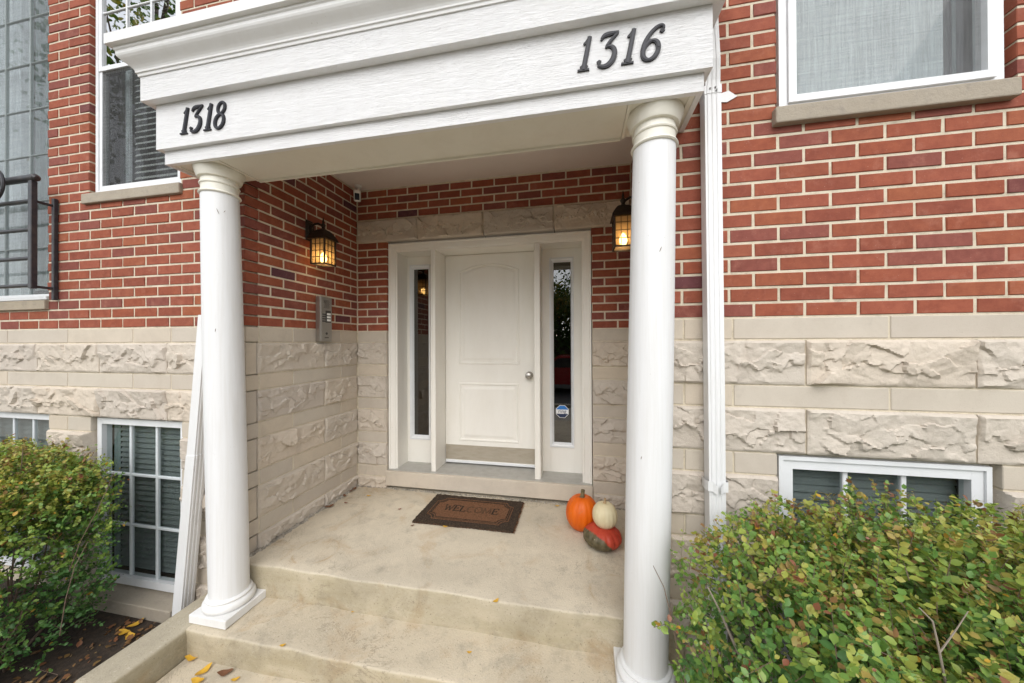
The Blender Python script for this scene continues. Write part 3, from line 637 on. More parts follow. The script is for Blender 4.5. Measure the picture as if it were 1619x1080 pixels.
# door leaf
dx0, dx1, dz0, dz1 = -2.028, -1.148, ZT + 0.018, zi - 0.002
m = MB(); m.bbox(dx0, dx1, YD, YD + 0.045, dz0, dz1, 0.003, 1); leaf = door.part('door_leaf', m, M_DOOR)
def ring(m, outer, inner, yo, yi):
    n = len(outer); m.add([(x, yo, z) for x, z in outer] + [(x, yi, z) for x, z in inner], [(i, (i + 1) % n, n + (i + 1) % n, n + i) for i in range(n)])
def arch_poly(x0, x1, z0, zs, rise, n=18):
    P = [(x0, z0), (x1, z0)]
    for i in range(n + 1):
        t = i / n; x = x1 + (x0 - x1) * t; P.append((x, zs + rise * (1 - (2 * t - 1) ** 2)))
    return P
def panel(x0, x1, z0, zs, rise):
    m = MB(); steps = [(0.0, 0.0005), (0.006, -0.006), (0.016, -0.007), (0.024, 0.0005), (0.040, -0.0005), (0.052, -0.004), (0.062, -0.006), (0.068, -0.006)]
    polys = [(arch_poly(x0 + d, x1 - d, z0 + d, zs - d * (0.55 if rise else 1), rise * (1 - d * 1.2)), YD + y) for d, y in steps]
    for (a, ya), (b, yb) in zip(polys[:-1], polys[1:]): ring(m, a, b, ya, yb)
    pl, yy = polys[-1]; m.add([(x, yy, z) for x, z in pl], [tuple(range(len(pl)))])
    return door.part('door_panel', m, M_DOOR, leaf)
panel(-1.893, -1.312, -0.316, 0.558, 0.064); panel(-1.893, -1.315, -1.035, -0.486, 0.0)
m = MB(); m.bbox(-2.026, -1.150, YD - 0.0035, YD + 0.001, -1.212, -1.074, 0.001, 1); door.part('kick_plate', m, M_KICK, leaf)
m = MB(); m.bbox(-2.026, -1.150, YD - 0.010, YD + 0.004, dz0 - 0.004, dz0 + 0.018, 0.003, 1); door.part('door_sweep', m, M_VINYL, leaf)
m = MB()
def knob_prof(): return [(0.034, 0), (0.034, 0.004), (0.026, 0.010), (0.013, 0.016), (0.012, 0.030), (0.020, 0.036), (0.029, 0.046), (0.030, 0.056), (0.025, 0.066), (0.012, 0.071), (0.002, 0.072)]
kx, kz = -1.222, -0.409
for r_, h in [(0, 0)]: pass
tmp = MB().lathe(knob_prof(), (0, 0, 0), 24); m.add([(kx + x, YD - z, kz + y) for x, y, z in tmp.v], tmp.f, True); door.part('door_knob', m, M_STEEL, leaf)
# sidelights
for (x0, x1, g0, g1) in ((xl + 0.070, -2.070, -2.342, -2.194), (-1.100, xr - 0.070, -1.000, -0.850)):
    gz0, gz1 = -0.998, 0.596; f0, f1, fz0, fz1 = g0 - 0.036, g1 + 0.026, -1.036, 0.636
    m = MB()
    for a, b, c, d in ((x0, f0 + 0.004, ZT, zi), (f1 - 0.004, x1, ZT, zi), (f0 + 0.003, f1 - 0.003, fz1 - 0.004, zi), (f0 + 0.003, f1 - 0.003, ZT, fz0 + 0.004)): m.box(a, b, YS, YS + 0.04, c, d)
    sl = door.part('sidelight', m, M_DOOR)
    m = MB(); vs = []
    pf = [(0.0, YS + 0.01), (0.0, YS - 0.010), (0.010, YS - 0.012), (0.018, YS - 0.006), (0.030, YS + 0.012)]
    for d, y in pf:
        e = d * ((g0 - f0) / 0.030); e2 = d * ((f1 - g1) / 0.030); ez = d * ((fz1 - gz1) / 0.030)
        vs += [(f0 + e, y, fz0 + ez), (f0 + e, y, fz1 - ez), (f1 - e2, y, fz1 - ez), (f1 - e2, y, fz0 + ez)]
    m.add(vs, [(4 * i + k, 4 * i + (k + 1) % 4, 4 * (i + 1) + (k + 1) % 4, 4 * (i + 1) + k) for i in range(len(pf) - 1) for k in range(4)]); door.part('sidelight_frame', m, M_VINYL, sl)
    m = MB(); m.box(g0 - 0.006, g1 + 0.006, YS + 0.014, YS + 0.018, gz0 - 0.006, gz1 + 0.006); door.part('pane', m, M_GLASSD, sl)
m = MB(); m.box(xl - 0.3, xr + 0.3, 2.60, 2.63, ZT - .02, cz + .3); m.box(xl - 0.33, xl - 0.3, YS + .08, 2.60, ZT - .02, cz + .3); m.box(xr + 0.3, xr + 0.33, YS + .08, 2.60, ZT - .02, cz + .3); m.box(xl - .3, xr + .3, YS + .08, 2.60, cz + .3, cz + .33); m.box(xl - .3, xr + .3, YD + .07, 2.60, ZT - .05, ZT - .02)
door.part('hallway', m, M_DARK)
# alarm sticker on the right-hand pane
def octa(cx, cz, r, sq=1.0): return [(cx + r * math.cos(R(22.5 + 45 * k)), cz + r * sq * math.sin(R(22.5 + 45 * k))) for k in range(8)]
st = Thing('window_sticker', 'small blue octagonal security sticker reading ring on the right sidelight glass', 'sticker', (-0.928, YS + 0.012, -0.79))
scx, scz, sr = -0.928, -0.725, 0.060
st.part('backing', MB().prism(octa(scx, scz, sr), YS + 0.0118, YS + 0.0136), M_STICK_W)
def clip_oct(z0, z1, r):
    bm = bmesh.new(); vs = [bm.verts.new((x, 0, z)) for x, z in octa(scx, scz, r)]; bm.faces.new(vs)
    for co, no in (((0, 0, z0), (0, 0, -1)), ((0, 0, z1), (0, 0, 1))):
        bmesh.ops.bisect_plane(bm, geom=bm.verts[:] + bm.edges[:] + bm.faces[:], plane_co=co, plane_no=no, clear_outer=True)
    f = max(bm.faces, key=lambda f: f.calc_area()); P = [(v.co.x, v.co.z) for v in f.verts]; bm.free(); return P
st.part('blue_field', MB().prism(clip_oct(scz + 0.018, scz + 1, sr * 0.93), YS + 0.0108, YS + 0.0120), M_STICK_B)
st.part('navy_field', MB().prism(clip_oct(scz - 1, scz - 0.020, sr * 0.93), YS + 0.0108, YS + 0.0120), M_STICK_D)
def text_mesh(txt, size, cx, y, cz, depth=0.0008):
    cu = bpy.data.curves.new('text', 'FONT'); cu.body = txt; cu.size = size; cu.align_x = 'CENTER'; cu.align_y = 'CENTER'; cu.extrude = depth
    ob = bpy.data.objects.new('text', cu); COL.objects.link(ob); dg = bpy.context.evaluated_depsgraph_get(); dg.update()
    me = ob.evaluated_get(dg).to_mesh(); m = MB(); m.add([(cx + v.co.x, y - v.co.z, cz + v.co.y) for v in me.vertices], [tuple(p.vertices) for p in me.polygons])
    ob.evaluated_get(dg).to_mesh_clear(); bpy.data.objects.remove(ob); bpy.data.curves.remove(cu); return m
st.part('lettering', text_mesh('ring', 0.046, scx, YS + 0.0112, scz + 0.002), M_STICK_D)

# ------------------------------------------------------------------ portico
port = Thing('entrance_canopy', 'white wooden porch canopy with house numbers, carried by two round columns', 'canopy', (-1.645, -0.14, 0.867))
PX0, PX1, PYF = -2.997, -0.296, -0.265
def around(m, prof, closed=True, yback=-0.004):
    """sweep (outset, z) profile round left return, front, right return with mitred corners"""
    vs = []
    for d, z in prof: vs += [(PX0 - d, yback, z), (PX0 - d, PYF - d, z), (PX1 + d, PYF - d, z), (PX1 + d, yback, z)]
    n = len(prof); fs = []
    for i in range(n if closed else n - 1):
        j = (i + 1) % n
        for k in range(3): fs.append((4 * i + k, 4 * i + k + 1, 4 * j + k + 1, 4 * j + k))
    if closed: fs += [tuple(4 * i for i in range(n)), tuple(4 * i + 3 for i in range(n))]
    return m.add(vs, fs)
SBD = 0.022
port.part('fascia_board', around(MB(), [(0.0, 0.867), (0.0, 0.946), (-SBD, 0.946), (-SBD, 0.867)]), M_BOARD)
port.part('fascia_board', around(MB(), [(0.024, 0.938), (0.024, 1.186), (-0.004, 1.186), (-0.004, 0.944), (0.002, 0.938)]), M_BOARD)
port.part('fascia_board', around(MB(), [(0.066, 1.178), (0.066, 1.322), (0.02, 1.322), (0.02, 1.1835), (0.027, 1.178)]), M_BOARD)
crown = [(0.066, 1.306), (0.072, 1.306), (0.074, 1.318), (0.080, 1.321), (0.080, 1.330)]
for i in range(9):
    t = i / 8; crown.append((0.080 + 0.050 * (1 - math.cos(t * math.pi)) / 2 + 0.006 * math.sin(t * math.pi), 1.330 + 0.066 * t + 0.0))
crown += [(0.130, 1.403), (0.136, 1.408), (0.136, 1.420), (0.158, 1.422), (0.158, 1.474), (0.02, 1.486), (0.02, 1.310)]
port.part('crown_moulding', around(MB(), crown), M_TRIM)
m = MB(); m.box(PX0 + 0.02, PX1 - 0.02, PYF + 0.02, -0.004, 1.45, 1.484); port.part('roof_deck', m, M_TRIM)
ab = ((-2.997 + SBD, -2.664), (-0.578, PX1 - SBD))
m = MB(); m.box(ab[0][1], ab[1][0], PYF + SBD, -0.001, 0.870, 0.885); port.part('beam_soffit', m, M_SOFFIT)
m = MB(); m.box(PX0 + 0.03, PX1 - 0.03, -0.02, -0.002, 0.886, 1.40); port.part('beam_back', m, M_SOFFIT)
for x0, x1 in ab: port.part('abacus_soffit', MB().box(x0, x1, PYF + SBD, -0.001, 0.876, 0.890), M_SOFFIT)
m = MB()
for x in (ab[0][1] - 0.016, ab[1][0] + 0.002): m.box(x, x + 0.014, PYF + SBD + .002, -0.003, 0.8665, 0.878)
m.box(PX1 - SBD - 0.022, PX1 - SBD - 0.001, PYF + SBD + .002, -0.003, 0.869, 0.878); m.box(PX0 + SBD + 0.001, PX0 + SBD + 0.02, PYF + SBD + .002, -0.003, 0.869, 0.878)
m.box(ab[0][1] + .002, ab[1][0] - .002, -0.012, -0.0015, 0.858, 0.8735)
port.part('soffit_bead', m, M_SOFFIT)

# ------------------------------------------------------------------ columns
def column(label, xb, yb, xt, yt, scuffs=()):
    t = Thing('porch_column', label, 'column', (xb, yb, Z_STEP), 'round columns of the porch')
    zb, zt = Z_STEP, 0.876; H = zt - zb; ax = (xt - xb, yt - yb, H)
    m = MB(); m.bbox(xb - 0.119, xb + 0.119, yb - 0.121, yb + 0.121, zb + 0.001, zb + 0.046, 0.003, 1); t.part('plinth', m, M_TRIM)
    base = [(0.100, 0.046), (0.108, 0.047), (0.116, 0.055), (0.119, 0.066), (0.116, 0.078), (0.108, 0.086), (0.101, 0.088), (0.101, 0.091), (0.104, 0.094), (0.105, 0.099), (0.102, 0.104), (0.097, 0.106), (0.093, 0.108)]
    t.part('base', MB().lathe(base, (xb, yb, zb), 64, ax), M_TRIM)
    sh = [(0.0905, 0.100)]
    for i in range(15):
        f = i / 14; sh.append((0.0905 + 0.0035 * math.sin(f * math.pi * 0.9) - 0.0045 * f * f, 0.110 + f * (H - 0.145 - 0.110)))
    t.part('shaft', MB().lathe(sh, (xb, yb, zb), 64, ax), M_COLUMN)
    rt = 0.0862
    cap = [(rt - .004, -0.150), (rt + 0.007, -0.149), (rt + 0.011, -0.144), (rt + 0.008, -0.138), (rt + 0.003, -0.136), (rt - 0.001, -0.132), (rt - 0.001, -0.098), (rt + 0.004, -0.096), (rt + 0.006, -0.091), (rt + 0.004, -0.086), (rt + 0.000, -0.084), (rt - 0.002, -0.060),
           (rt + 0.012, -0.058), (rt + 0.016, -0.050), (rt + 0.022, -0.030), (rt + 0.029, -0.014), (rt + 0.031, -0.005), (rt + 0.029, 0.0)]
    cp = [(r_, h + H) for r_, h in cap]
    t.part('capital', MB().lathe(cp, (xb, yb, zb), 64, ax), M_CAPITAL)
    for z, a, l, dx in scuffs:
        m = MB(); r_ = 0.0925; f = (z - zb) / H; cx_, cy_ = xb + (xt - xb) * f, yb + (yt - yb) * f
        m.tube([(cx_ + r_ * math.cos(a + dx * k / 4), cy_ + r_ * math.sin(a + dx * k / 4), z + l * k / 4) for k in range(5)], [.0004, .0011, .0016, .0012, .0003], 5); t.part('scuff_mark', m, M_BARK)
    return t
YCOL = -0.157
column('left round white porch column on a square plinth at the edge of the step', -2.698, YCOL, -2.800, -0.132, ((0.60, R(-42), 0.03, -.12), (0.615, R(-30), 0.012, .08), (-0.05, R(-60), .02, .03)))
column('right round white porch column with its foot behind the bush', -0.508, YCOL, -0.450, -0.132, ((0.255, R(-84), 0.022, .10), (-0.6, R(-120), .015, .04)))

# ------------------------------------------------------------------ house numbers
def bez(P, n=14):
    out = []
    for i in range(n + 1):
        t = i / n; a = [Vector(p) for p in P]
        while len(a) > 1: a = [x.lerp(y, t) for x, y in zip(a[:-1], a[1:])]
        out.append((a[0].x, a[0].y))
    return out
def arc(cx, cz, rx, rz, a0, a1, n=20): return [(cx + rx * math.cos(R(a0 + (a1 - a0) * i / n)), cz + rz * math.sin(R(a0 + (a1 - a0) * i / n))) for i in range(n + 1)]
def wv(n, w0, w1, wm): return [w0 + (w1 - w0) * i / (n - 1) + (wm - 0.5 * (w0 + w1)) * math.sin(math.pi * i / (n - 1)) for i in range(n)]
def digit_strokes(ch):
    """strokes in a unit-high upright box; (points, widths)"""
    if ch == '1':
        return [([(0.20, 0.03), (0.20, 0.97)], [0.15, 0.13]), ([(0.02, 0.025), (0.38, 0.025)], [0.055, 0.055]), ([(0.10, 0.09), (0.20, 0.14)], [0.10, 0.10]), ([(0.30, 0.09), (0.20, 0.14)], [0.10, 0.10]), ([(0.06, 0.77), (0.135, 0.83), (0.22, 0.965)], [0.055, 0.09, 0.10])]
    if ch == '3':
        d = bez([(0.50, 0.95), (0.38, 0.82), (0.28, 0.72), (0.22, 0.58)], 8)
        bowl = bez([(0.20, 0.585), (0.42, 0.66), (0.60, 0.48), (0.58, 0.26), (0.52, -0.02), (0.24, -0.03), (0.08, 0.10)], 22)
        return [(bez([(0.03, 0.80), (0.06, 0.98), (0.20, 0.94), (0.52, 0.965)], 10), wv(11, 0.06, 0.07, 0.125)), (d, wv(9, 0.06, 0.07, 0.09)), (bowl, wv(23, 0.06, 0.07, 0.16)), ([(0.05, 0.15), (0.10, 0.18), (0.15, 0.16)], [0.10, 0.13, 0.10])]
    if ch == '8':
        u = arc(0.29, 0.755, 0.165, 0.20, 0, 360, 28); l = arc(0.29, 0.275, 0.205, 0.25, 0, 360, 32)
        return [(u, [0.085 + 0.025 * abs(math.cos(2 * math.pi * i / 28)) for i in range(29)]), (l, [0.095 + 0.035 * abs(math.cos(2 * math.pi * i / 32)) for i in range(33)])]
    if ch == '6':
        o = bez([(0.56, 0.80), (0.58, 1.02), (0.36, 1.03), (0.16, 0.80), (0.05, 0.55), (0.07, 0.30)], 20); l = arc(0.30, 0.29, 0.215, 0.265, 0, 360, 32)
        return [(o, wv(21, 0.06, 0.13, 0.10)), (l, [0.09 + 0.05 * abs(math.cos(2 * math.pi * i / 32)) for i in range(33)]), ([(0.47, 0.82), (0.52, 0.79), (0.57, 0.82)], [0.09, 0.12, 0.09])]
def house_number(digits, xs, label, h=0.140, slant=0.20, yf=PYF - 0.024):
    t = Thing('house_number', label, 'house number', ((xs[0] + xs[-1]) / 2, yf, 0.995), 'cast house numbers on the canopy')
    for i, (ch, x0) in enumerate(zip(digits, xs)):
        mo, mi = MB(), MB()
        for k, (pts, ws) in enumerate(digit_strokes(ch)):
            P = [(x0 + (x * 0.94 + (z) * slant) * h, 0.996 + z * h) for x, z in pts]
            mo.ribbon(P, [w * h * 0.96 for w in ws], yf - 0.0075 + 0.0002 * k, 0.0090)
            if len(pts) > 2 and max(ws) > 0.08 or (len(pts) == 2 and ws[0] > 0.12):
                q = P if len(pts) == 2 else P[1:-1]; w2 = [w * h * 0.42 for w in (ws if len(pts) == 2 else ws[1:-1])]
                mi.ribbon(q, w2, yf - 0.0092 + 0.0002 * k, 0.003)
        d = t.part('numeral', mo, M_NUM); t.part('raised_face', mi, M_NUMFACE, d)
house_number('1318', (-2.853, -2.795, -2.698, -2.640), 'cast number 1318 on the left end of the canopy board')
house_number('1316', (-0.784, -0.712, -0.612, -0.545), 'cast number 1316 on the right end of the canopy board')

# ------------------------------------------------------------------ windows
def frame_ring(x0, x1, z0, z1, w, y0, y1, wb=None):
    m = MB(); wb = wb or w
    m.box(x0, x0 + w, y0, y1, z0, z1); m.box(x1 - w, x1, y0, y1, z0, z1); m.box(x0 + w, x1 - w, y0 + .0005, y1, z1 - w, z1); m.box(x0 + w, x1 - w, y0 + .0005, y1, z0, z0 + wb); return m
def interior(t, x0, x1, z0, z1, y0, y1):
    m = MB(); e = 0.05; m.box(x0 - e, x1 + e, y1, y1 + .02, z0 - e, z1 + e); m.box(x0 - e - .02, x0 - e, y0, y1, z0 - e, z1 + e); m.box(x1 + e, x1 + e + .02, y0, y1, z0 - e, z1 + e); m.box(x0 - e, x1 + e, y0, y1, z1 + e, z1 + e + .02); m.box(x0 - e, x1 + e, y0, y1, z0 - e - .02, z0 - e)
    t.part('room', m, M_DARK)
def curtain(t, x0, x1, z0, z1, y, amp, wl, mat, name='curtain'):
    n = max(8, int((x1 - x0) / 0.008)); m = MB(); vs = []; s = rnd.random() * 9
    for i in range(n + 1):
        x = x0 + (x1 - x0) * i / n; yy = y + amp * (math.sin(x / wl * 6.28 + s) + 0.5 * math.sin(x / wl * 14.7 + 2 * s)); vs += [(x, yy, z0), (x, yy, z1), (x, yy + .002, z0), (x, yy + .002, z1)]
    m.add(vs, [(4 * i, 4 * i + 4, 4 * i + 5, 4 * i + 1) for i in range(n)] + [(4 * i + 2, 4 * i + 3, 4 * i + 7, 4 * i + 6) for i in range(n)], True); return t.part(name, m, mat)
def blind(t, x0, x1, z0, z1, y, pitch, mat, tilt=38, w=0.025):
    root = t.part('blind', MB().box(x0, x1, y - .015, y + .015, z1, z1 + .03), mat)
    a = R(tilt); sm = MB(); n = 5
    for k in range(n + 1):
        s = (k / n - .5) * w; bow = 0.002 * (1 - (2 * k / n - 1) ** 2); sm.v += [(-(x1 - x0) / 2, s * math.cos(a) , s * math.sin(a) + bow), ((x1 - x0) / 2, s * math.cos(a), s * math.sin(a) + bow)]
    for k in range(n): sm.f.append((2 * k, 2 * k + 1, 2 * k + 3, 2 * k + 2)); sm.sm.append(True)
    me = sm.mesh('slat'); me.materials.append(mat)
    z = z1 - pitch * .6
    while z > z0:
        t.inst('slat', me, ((x0 + x1) / 2, y, z), (R(rnd.uniform(-2, 2)), R(rnd.uniform(-.15, .15)), 0), parent=root); z -= pitch
def sill(t, x0, x1, z0, z1, y0, y1): t.part('sill', MB().bbox(x0, x1, y0, y1, z0, z1, 0.006, 2), M_SILL)
def panes(t, x0, x1, z0, z1, nx, nz, y, mat, mun=0.014, mat_m=None):
    w, h = (x1 - x0) / nx, (z1 - z0) / nz
    for i in range(nx):
        for j in range(nz): t.part('pane', MB().box(x0 + i * w + .0006, x0 + (i + 1) * w - .0006, y, y + .004, z0 + j * h + .0006, z0 + (j + 1) * h - .0006), mat)
    for i in range(1, nx): t.part('muntin', MB().bbox(x0 + i * w - mun / 2, x0 + i * w + mun / 2, y - .009, y + .012, z0, z1, .003, 1), mat_m or M_MUNTIN)
    for j in range(1, nz): t.part('muntin', MB().bbox(x0, x1, y - .0075, y + .0105, z0 + j * h - mun / 2, z0 + j * h + mun / 2, .003, 1), mat_m or M_MUNTIN)
# right upper window
t = Thing('window', 'wide white window with a screen and sheer curtain above the right bush', 'window', (0.5, 0.02, 0.86))
t.part('caulk', frame_ring(0.092, 0.930, 0.917, 2.60, 0.030, 0.052, 0.085), M_CAULK)
t.part('frame', frame_ring(0.108, 0.908, 0.926, 2.58, 0.032, 0.018, 0.08), M_VINYL)
t.part('sash', frame_ring(0.141, 0.875, 0.950, 2.55, 0.030, 0.006, 0.06), M_VINYL)
panes(t, 0.171, 0.845, 0.980, 2.52, 1, 1, 0.050, M_GLASSC)
t.part('screen', MB().box(0.171, 0.845, 0.030, 0.0305, 0.980, 2.52), M_SCREEN)
t.part('inner_rail', MB().bbox(0.16, 0.80, 0.056, 0.068, 0.985, 1.012, .006), M_VINYL)
curtain(t, 0.15, 0.775, 0.95, 2.55, 0.090, 0.005, 0.11, M_CURTAIN); curtain(t, 0.775, 0.92, 0.95, 2.55, 0.14, 0.018, 0.055, M_CURTAIND, 'drape')
curtain(t, 0.815, 0.838, 0.95, 2.55, 0.11, 0.006, 0.03, M_CURTAINB, 'drape')
sill(t, 0.070, 0.914, 0.842, 0.914, -0.034, 0.09); interior(t, 0.1, 0.93, 0.9, 2.6, 0.09, 0.6)
# left upper window, double hung
t = Thing('window', 'double hung white window left of the canopy, blinds and dark screen below', 'window', (-3.68, 0.02, 0.86))
t.part('caulk', frame_ring(-4.078, -3.287, 0.917, 2.62, 0.024, 0.040, 0.085), M_CAULK)
t.part('frame', frame_ring(-4.056, -3.302, 0.922, 2.60, 0.022, 0.022, 0.08), M_VINYL)
t.part('lower_sash', frame_ring(-4.033, -3.325, 0.945, 1.800, 0.022, 0.030, 0.06, 0.034), M_VINYL)
t.part('upper_sash', frame_ring(-4.033, -3.325, 1.774, 2.58, 0.030, 0.024, 0.05), M_VINYL)
panes(t, -4.003, -3.355, 1.806, 2.55, 3, 2, 0.036, M_GLASS, 0.012, M_VINYL)
t.part('pane', MB().box(-4.010, -3.348, 0.050, 0.053, 0.98, 1.775), M_GLASSC)
t.part('screen', MB().box(-4.010, -3.348, 0.034, 0.0345, 0.97, 1.776), M_SCREEND)
blind(t, -3.80, -3.30, 0.985, 2.56, 0.085, 0.0405, M_BLINDW, 60, 0.025)
curtain(t, -4.03, -3.80, 0.95, 2.58, 0.15, 0.012, 0.07, M_CURTAIND, 'drape'); curtain(t, -3.945, -3.905, 0.95, 2.58, 0.12, 0.006, 0.03, M_CURTAIN)
sill(t, -4.112, -3.262, 0.846, 0.914, -0.022, 0.09); interior(t, -4.07, -3.28, 0.9, 2.6, 0.09, 0.6)
# far left french window
t = Thing('french_window', 'tall dark french window with pale curtains behind the black railing', 'window', (-5.2, 0.02, 0.13))
t.part('frame', frame_ring(-6.15, -4.482, 0.205, 2.70, 0.020, 0.022, 0.09, 0.045), M_VINYL)
t.part('threshold', MB().bbox(-6.15, -4.48, -0.005, 0.03, 0.205, 0.232, .003, 1), M_VINYL)
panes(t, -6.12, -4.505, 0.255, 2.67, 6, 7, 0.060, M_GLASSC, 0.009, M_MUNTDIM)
t.part('screen', MB().box(-6.12, -4.505, 0.036, 0.0365, 0.255, 2.67), M_SCREENF)
curtain(t, -5.9, -4.93, 0.24, 2.66, 0.11, 0.016, 0.085, M_CURTAIN); curtain(t, -4.87, -4.49, 0.30, 2.66, 0.115, 0.012, 0.10, M_CURTAINB)
t.part('sill', MB().bbox(-6.2, -4.462, -0.022, 0.09, 0.134, 0.200, .006), M_SILL); interior(t, -6.15, -4.48, 0.2, 2.7, 0.09, 0.7)
# basement windows
t = Thing('basement_window', 'white basement window with nine panes and grey blinds left of the left column', 'window', (-3.66, 0.03, -1.82))
t.part('caulk', frame_ring(-4.060, -3.272, -1.75, -0.612, 0.02, 0.045, 0.085), M_CAULK)
t.part('frame', frame_ring(-4.046, -3.278, -1.735, -0.620, 0.040, 0.026, 0.08, 0.050), M_VINYL)
panes(t, -4.006, -3.318, -1.685, -0.660, 3, 3, 0.052, M_GLASSC, 0.018)
blind(t, -3.93, -3.30, -1.67, -0.68, 0.085, 0.036, M_BLINDD, 62, 0.034)
curtain(t, -4.0, -3.94, -1.68, -0.66, 0.09, 0.004, 0.02, M_CURTAINB, 'blind_cord')
sill(t, -4.10, -3.24, -1.832, -1.752, -0.085, 0.09); interior(t, -4.05, -3.28, -1.75, -0.62, 0.09, 0.6)
t = Thing('basement_window', 'leftmost basement window, mostly hidden behind the left bush', 'window', (-5.0, 0.03, -1.82))
t.part('frame', frame_ring(-5.59, -4.468, -1.75, -0.616, 0.040, 0.026, 0.08), M_VINYL)
panes(t, -5.55, -4.508, -1.71, -0.656, 5, 3, 0.052, M_GLASSC, 0.018); blind(t, -5.55, -4.50, -1.7, -0.68, 0.085, 0.036, M_BLINDD, 72, 0.034); interior(t, -5.6, -4.46, -1.75, -0.62, 0.09, 0.6)
t = Thing('basement_window', 'white basement window half hidden behind the right bush', 'window', (0.48, 0.03, -1.82))
t.part('caulk', frame_ring(0.086, 0.870, -1.75, -0.613, 0.016, 0.040, 0.085), M_CAULK)
t.part('frame', frame_ring(0.094, 0.852, -1.75, -0.624, 0.018, 0.012, 0.08), M_VINYL)
t.part('sash', frame_ring(0.113, 0.833, -1.73, -0.643, 0.040, 0.022, 0.07), M_VINYL)
panes(t, 0.153, 0.793, -1.69, -0.683, 3, 3, 0.050, M_GLASSC, 0.020, M_VINYL); blind(t, 0.14, 0.81, -1.7, -0.70, 0.10, 0.036, M_BLINDD, 72, 0.034); interior(t, 0.09, 0.86, -1.75, -0.62, 0.09, 0.6)

# ------------------------------------------------------------------ downspouts
def ribbed(wx, wy, nr=3):
    """rectangular pipe section with shallow ribs on the front (-y); centred"""
    P = [(-wx / 2, wy / 2), (wx / 2, wy / 2), (wx / 2, -wy / 2)]; k = nr * 2 + 1
    for i in range(k):
        a, b = wx / 2 - wx * (i + .12) / k, wx / 2 - wx * (i + .88) / k; d = -wy / 2 - (0.003 if i % 2 else 0.0); P += [(a, d), (b, d)]
    return P + [(-wx / 2, -wy / 2)]
def sweep_section(m, sec, path, rz=None):
    n = len(sec); vs = []
    for i, (p, ang) in enumerate(path):
        c, s = math.cos(ang), math.sin(ang)
        for x, y in sec: vs.append((p[0] + x * c - y * s, p[1] + x * s + y * c, p[2]))
    fs = [(i * n + k, i * n + (k + 1) % n, (i + 1) * n + (k + 1) % n, (i + 1) * n + k) for i in range(len(path) - 1) for k in range(n)] + [tuple(range(n)), tuple((len(path) - 1) * n + k for k in range(n))]
    return m.add(vs, fs)
t = Thing('downspout', 'white ribbed downspout fixed to the brick right of the right column', 'downspout', (-0.194, -0.05, -1.5))
sec = ribbed(0.066, 0.060)
t.part('pipe', sweep_section(MB(), sec, [((-0.186, -0.049, -1.50), 0), ((-0.1895, -0.049, -0.70), 0), ((-0.1905, -0.050, -0.40), 0), ((-0.194, -0.051, 0.20), 0), ((-0.199, -0.052, 1.005), 0)]), M_ALU)
t.part('elbow', sweep_section(MB(), ribbed(0.060, 0.055), [((-0.199, -0.055, 0.985), 0), ((-0.200, -0.058, 1.03), 0), ((-0.205, -0.075, 1.11), 0), ((-0.215, -0.085, 1.24), 0), ((-0.22, -0.085, 1.40), 0)]), M_ALU)
t.part('collar', sweep_section(MB(), ribbed(0.070, 0.064), [((-0.199, -0.052, 0.975), 0), ((-0.199, -0.052, 1.012), 0)]), M_ALU)
t.part('bracket', MB().prism([(-0.160, 0.985), (-0.112, 0.979), (-0.070, 1.000), (-0.105, 1.030), (-0.160, 1.018)], -0.0045, -0.0020), M_ALU)
m = MB()
for s in (-1, 1):
    pts = [(-0.189 + s * x, y) for x, y in ((0.006, -0.100), (0.022, -0.089), (0.040, -0.086), (0.046, -0.060), (0.042, -0.004), (0.060, -0.003))]
    z0 = -0.745; vs = []
    for x, y in pts: vs += [(x, y, z0 - 0.022 + (0.0 if abs(x + .189) > .02 else -.01)), (x, y, z0 + 0.022 - (0 if abs(x + .189) > .02 else .02))]
    vs += [(x, y + 0.0016, z) for x, y, z in vs]; k = len(pts)
    m.add(vs, [(2 * i, 2 * i + 1, 2 * i + 3, 2 * i + 2) for i in range(k - 1)] + [(2 * k + 2 * i, 2 * k + 2 * i + 2, 2 * k + 2 * i + 3, 2 * k + 2 * i + 1) for i in range(k - 1)])
t.part('strap', m, M_ALU)
for x, z, y in ((-0.212, 0.995, -0.0890), (-0.190, 0.998, -0.0890), (-0.186, 0.985, -0.0890), (-0.147, 1.003, -0.0065)): t.part('screw', MB().disc((x, z), 0.004, y, 0.004, 8), M_STEELDARK)
t = Thing('loose_downspout', 'loose length of white downspout leaning on the wall behind the left column', 'downspout', (-3.19, -0.09, Z_SOIL))
sec = ribbed(0.072, 0.062, 3); A = R(93)
t.part('pipe', sweep_section(MB(), sec, [((-3.150, -0.085, Z_SOIL - .02), A), ((-3.053, -0.070, -0.78), A)]), M_ALU)
t.part('upper_pipe', sweep_section(MB(), ribbed(0.066, 0.056, 3), [((-3.061, -0.0715, -0.86), A), ((-2.992, -0.052, 0.06), A)]), M_ALU)

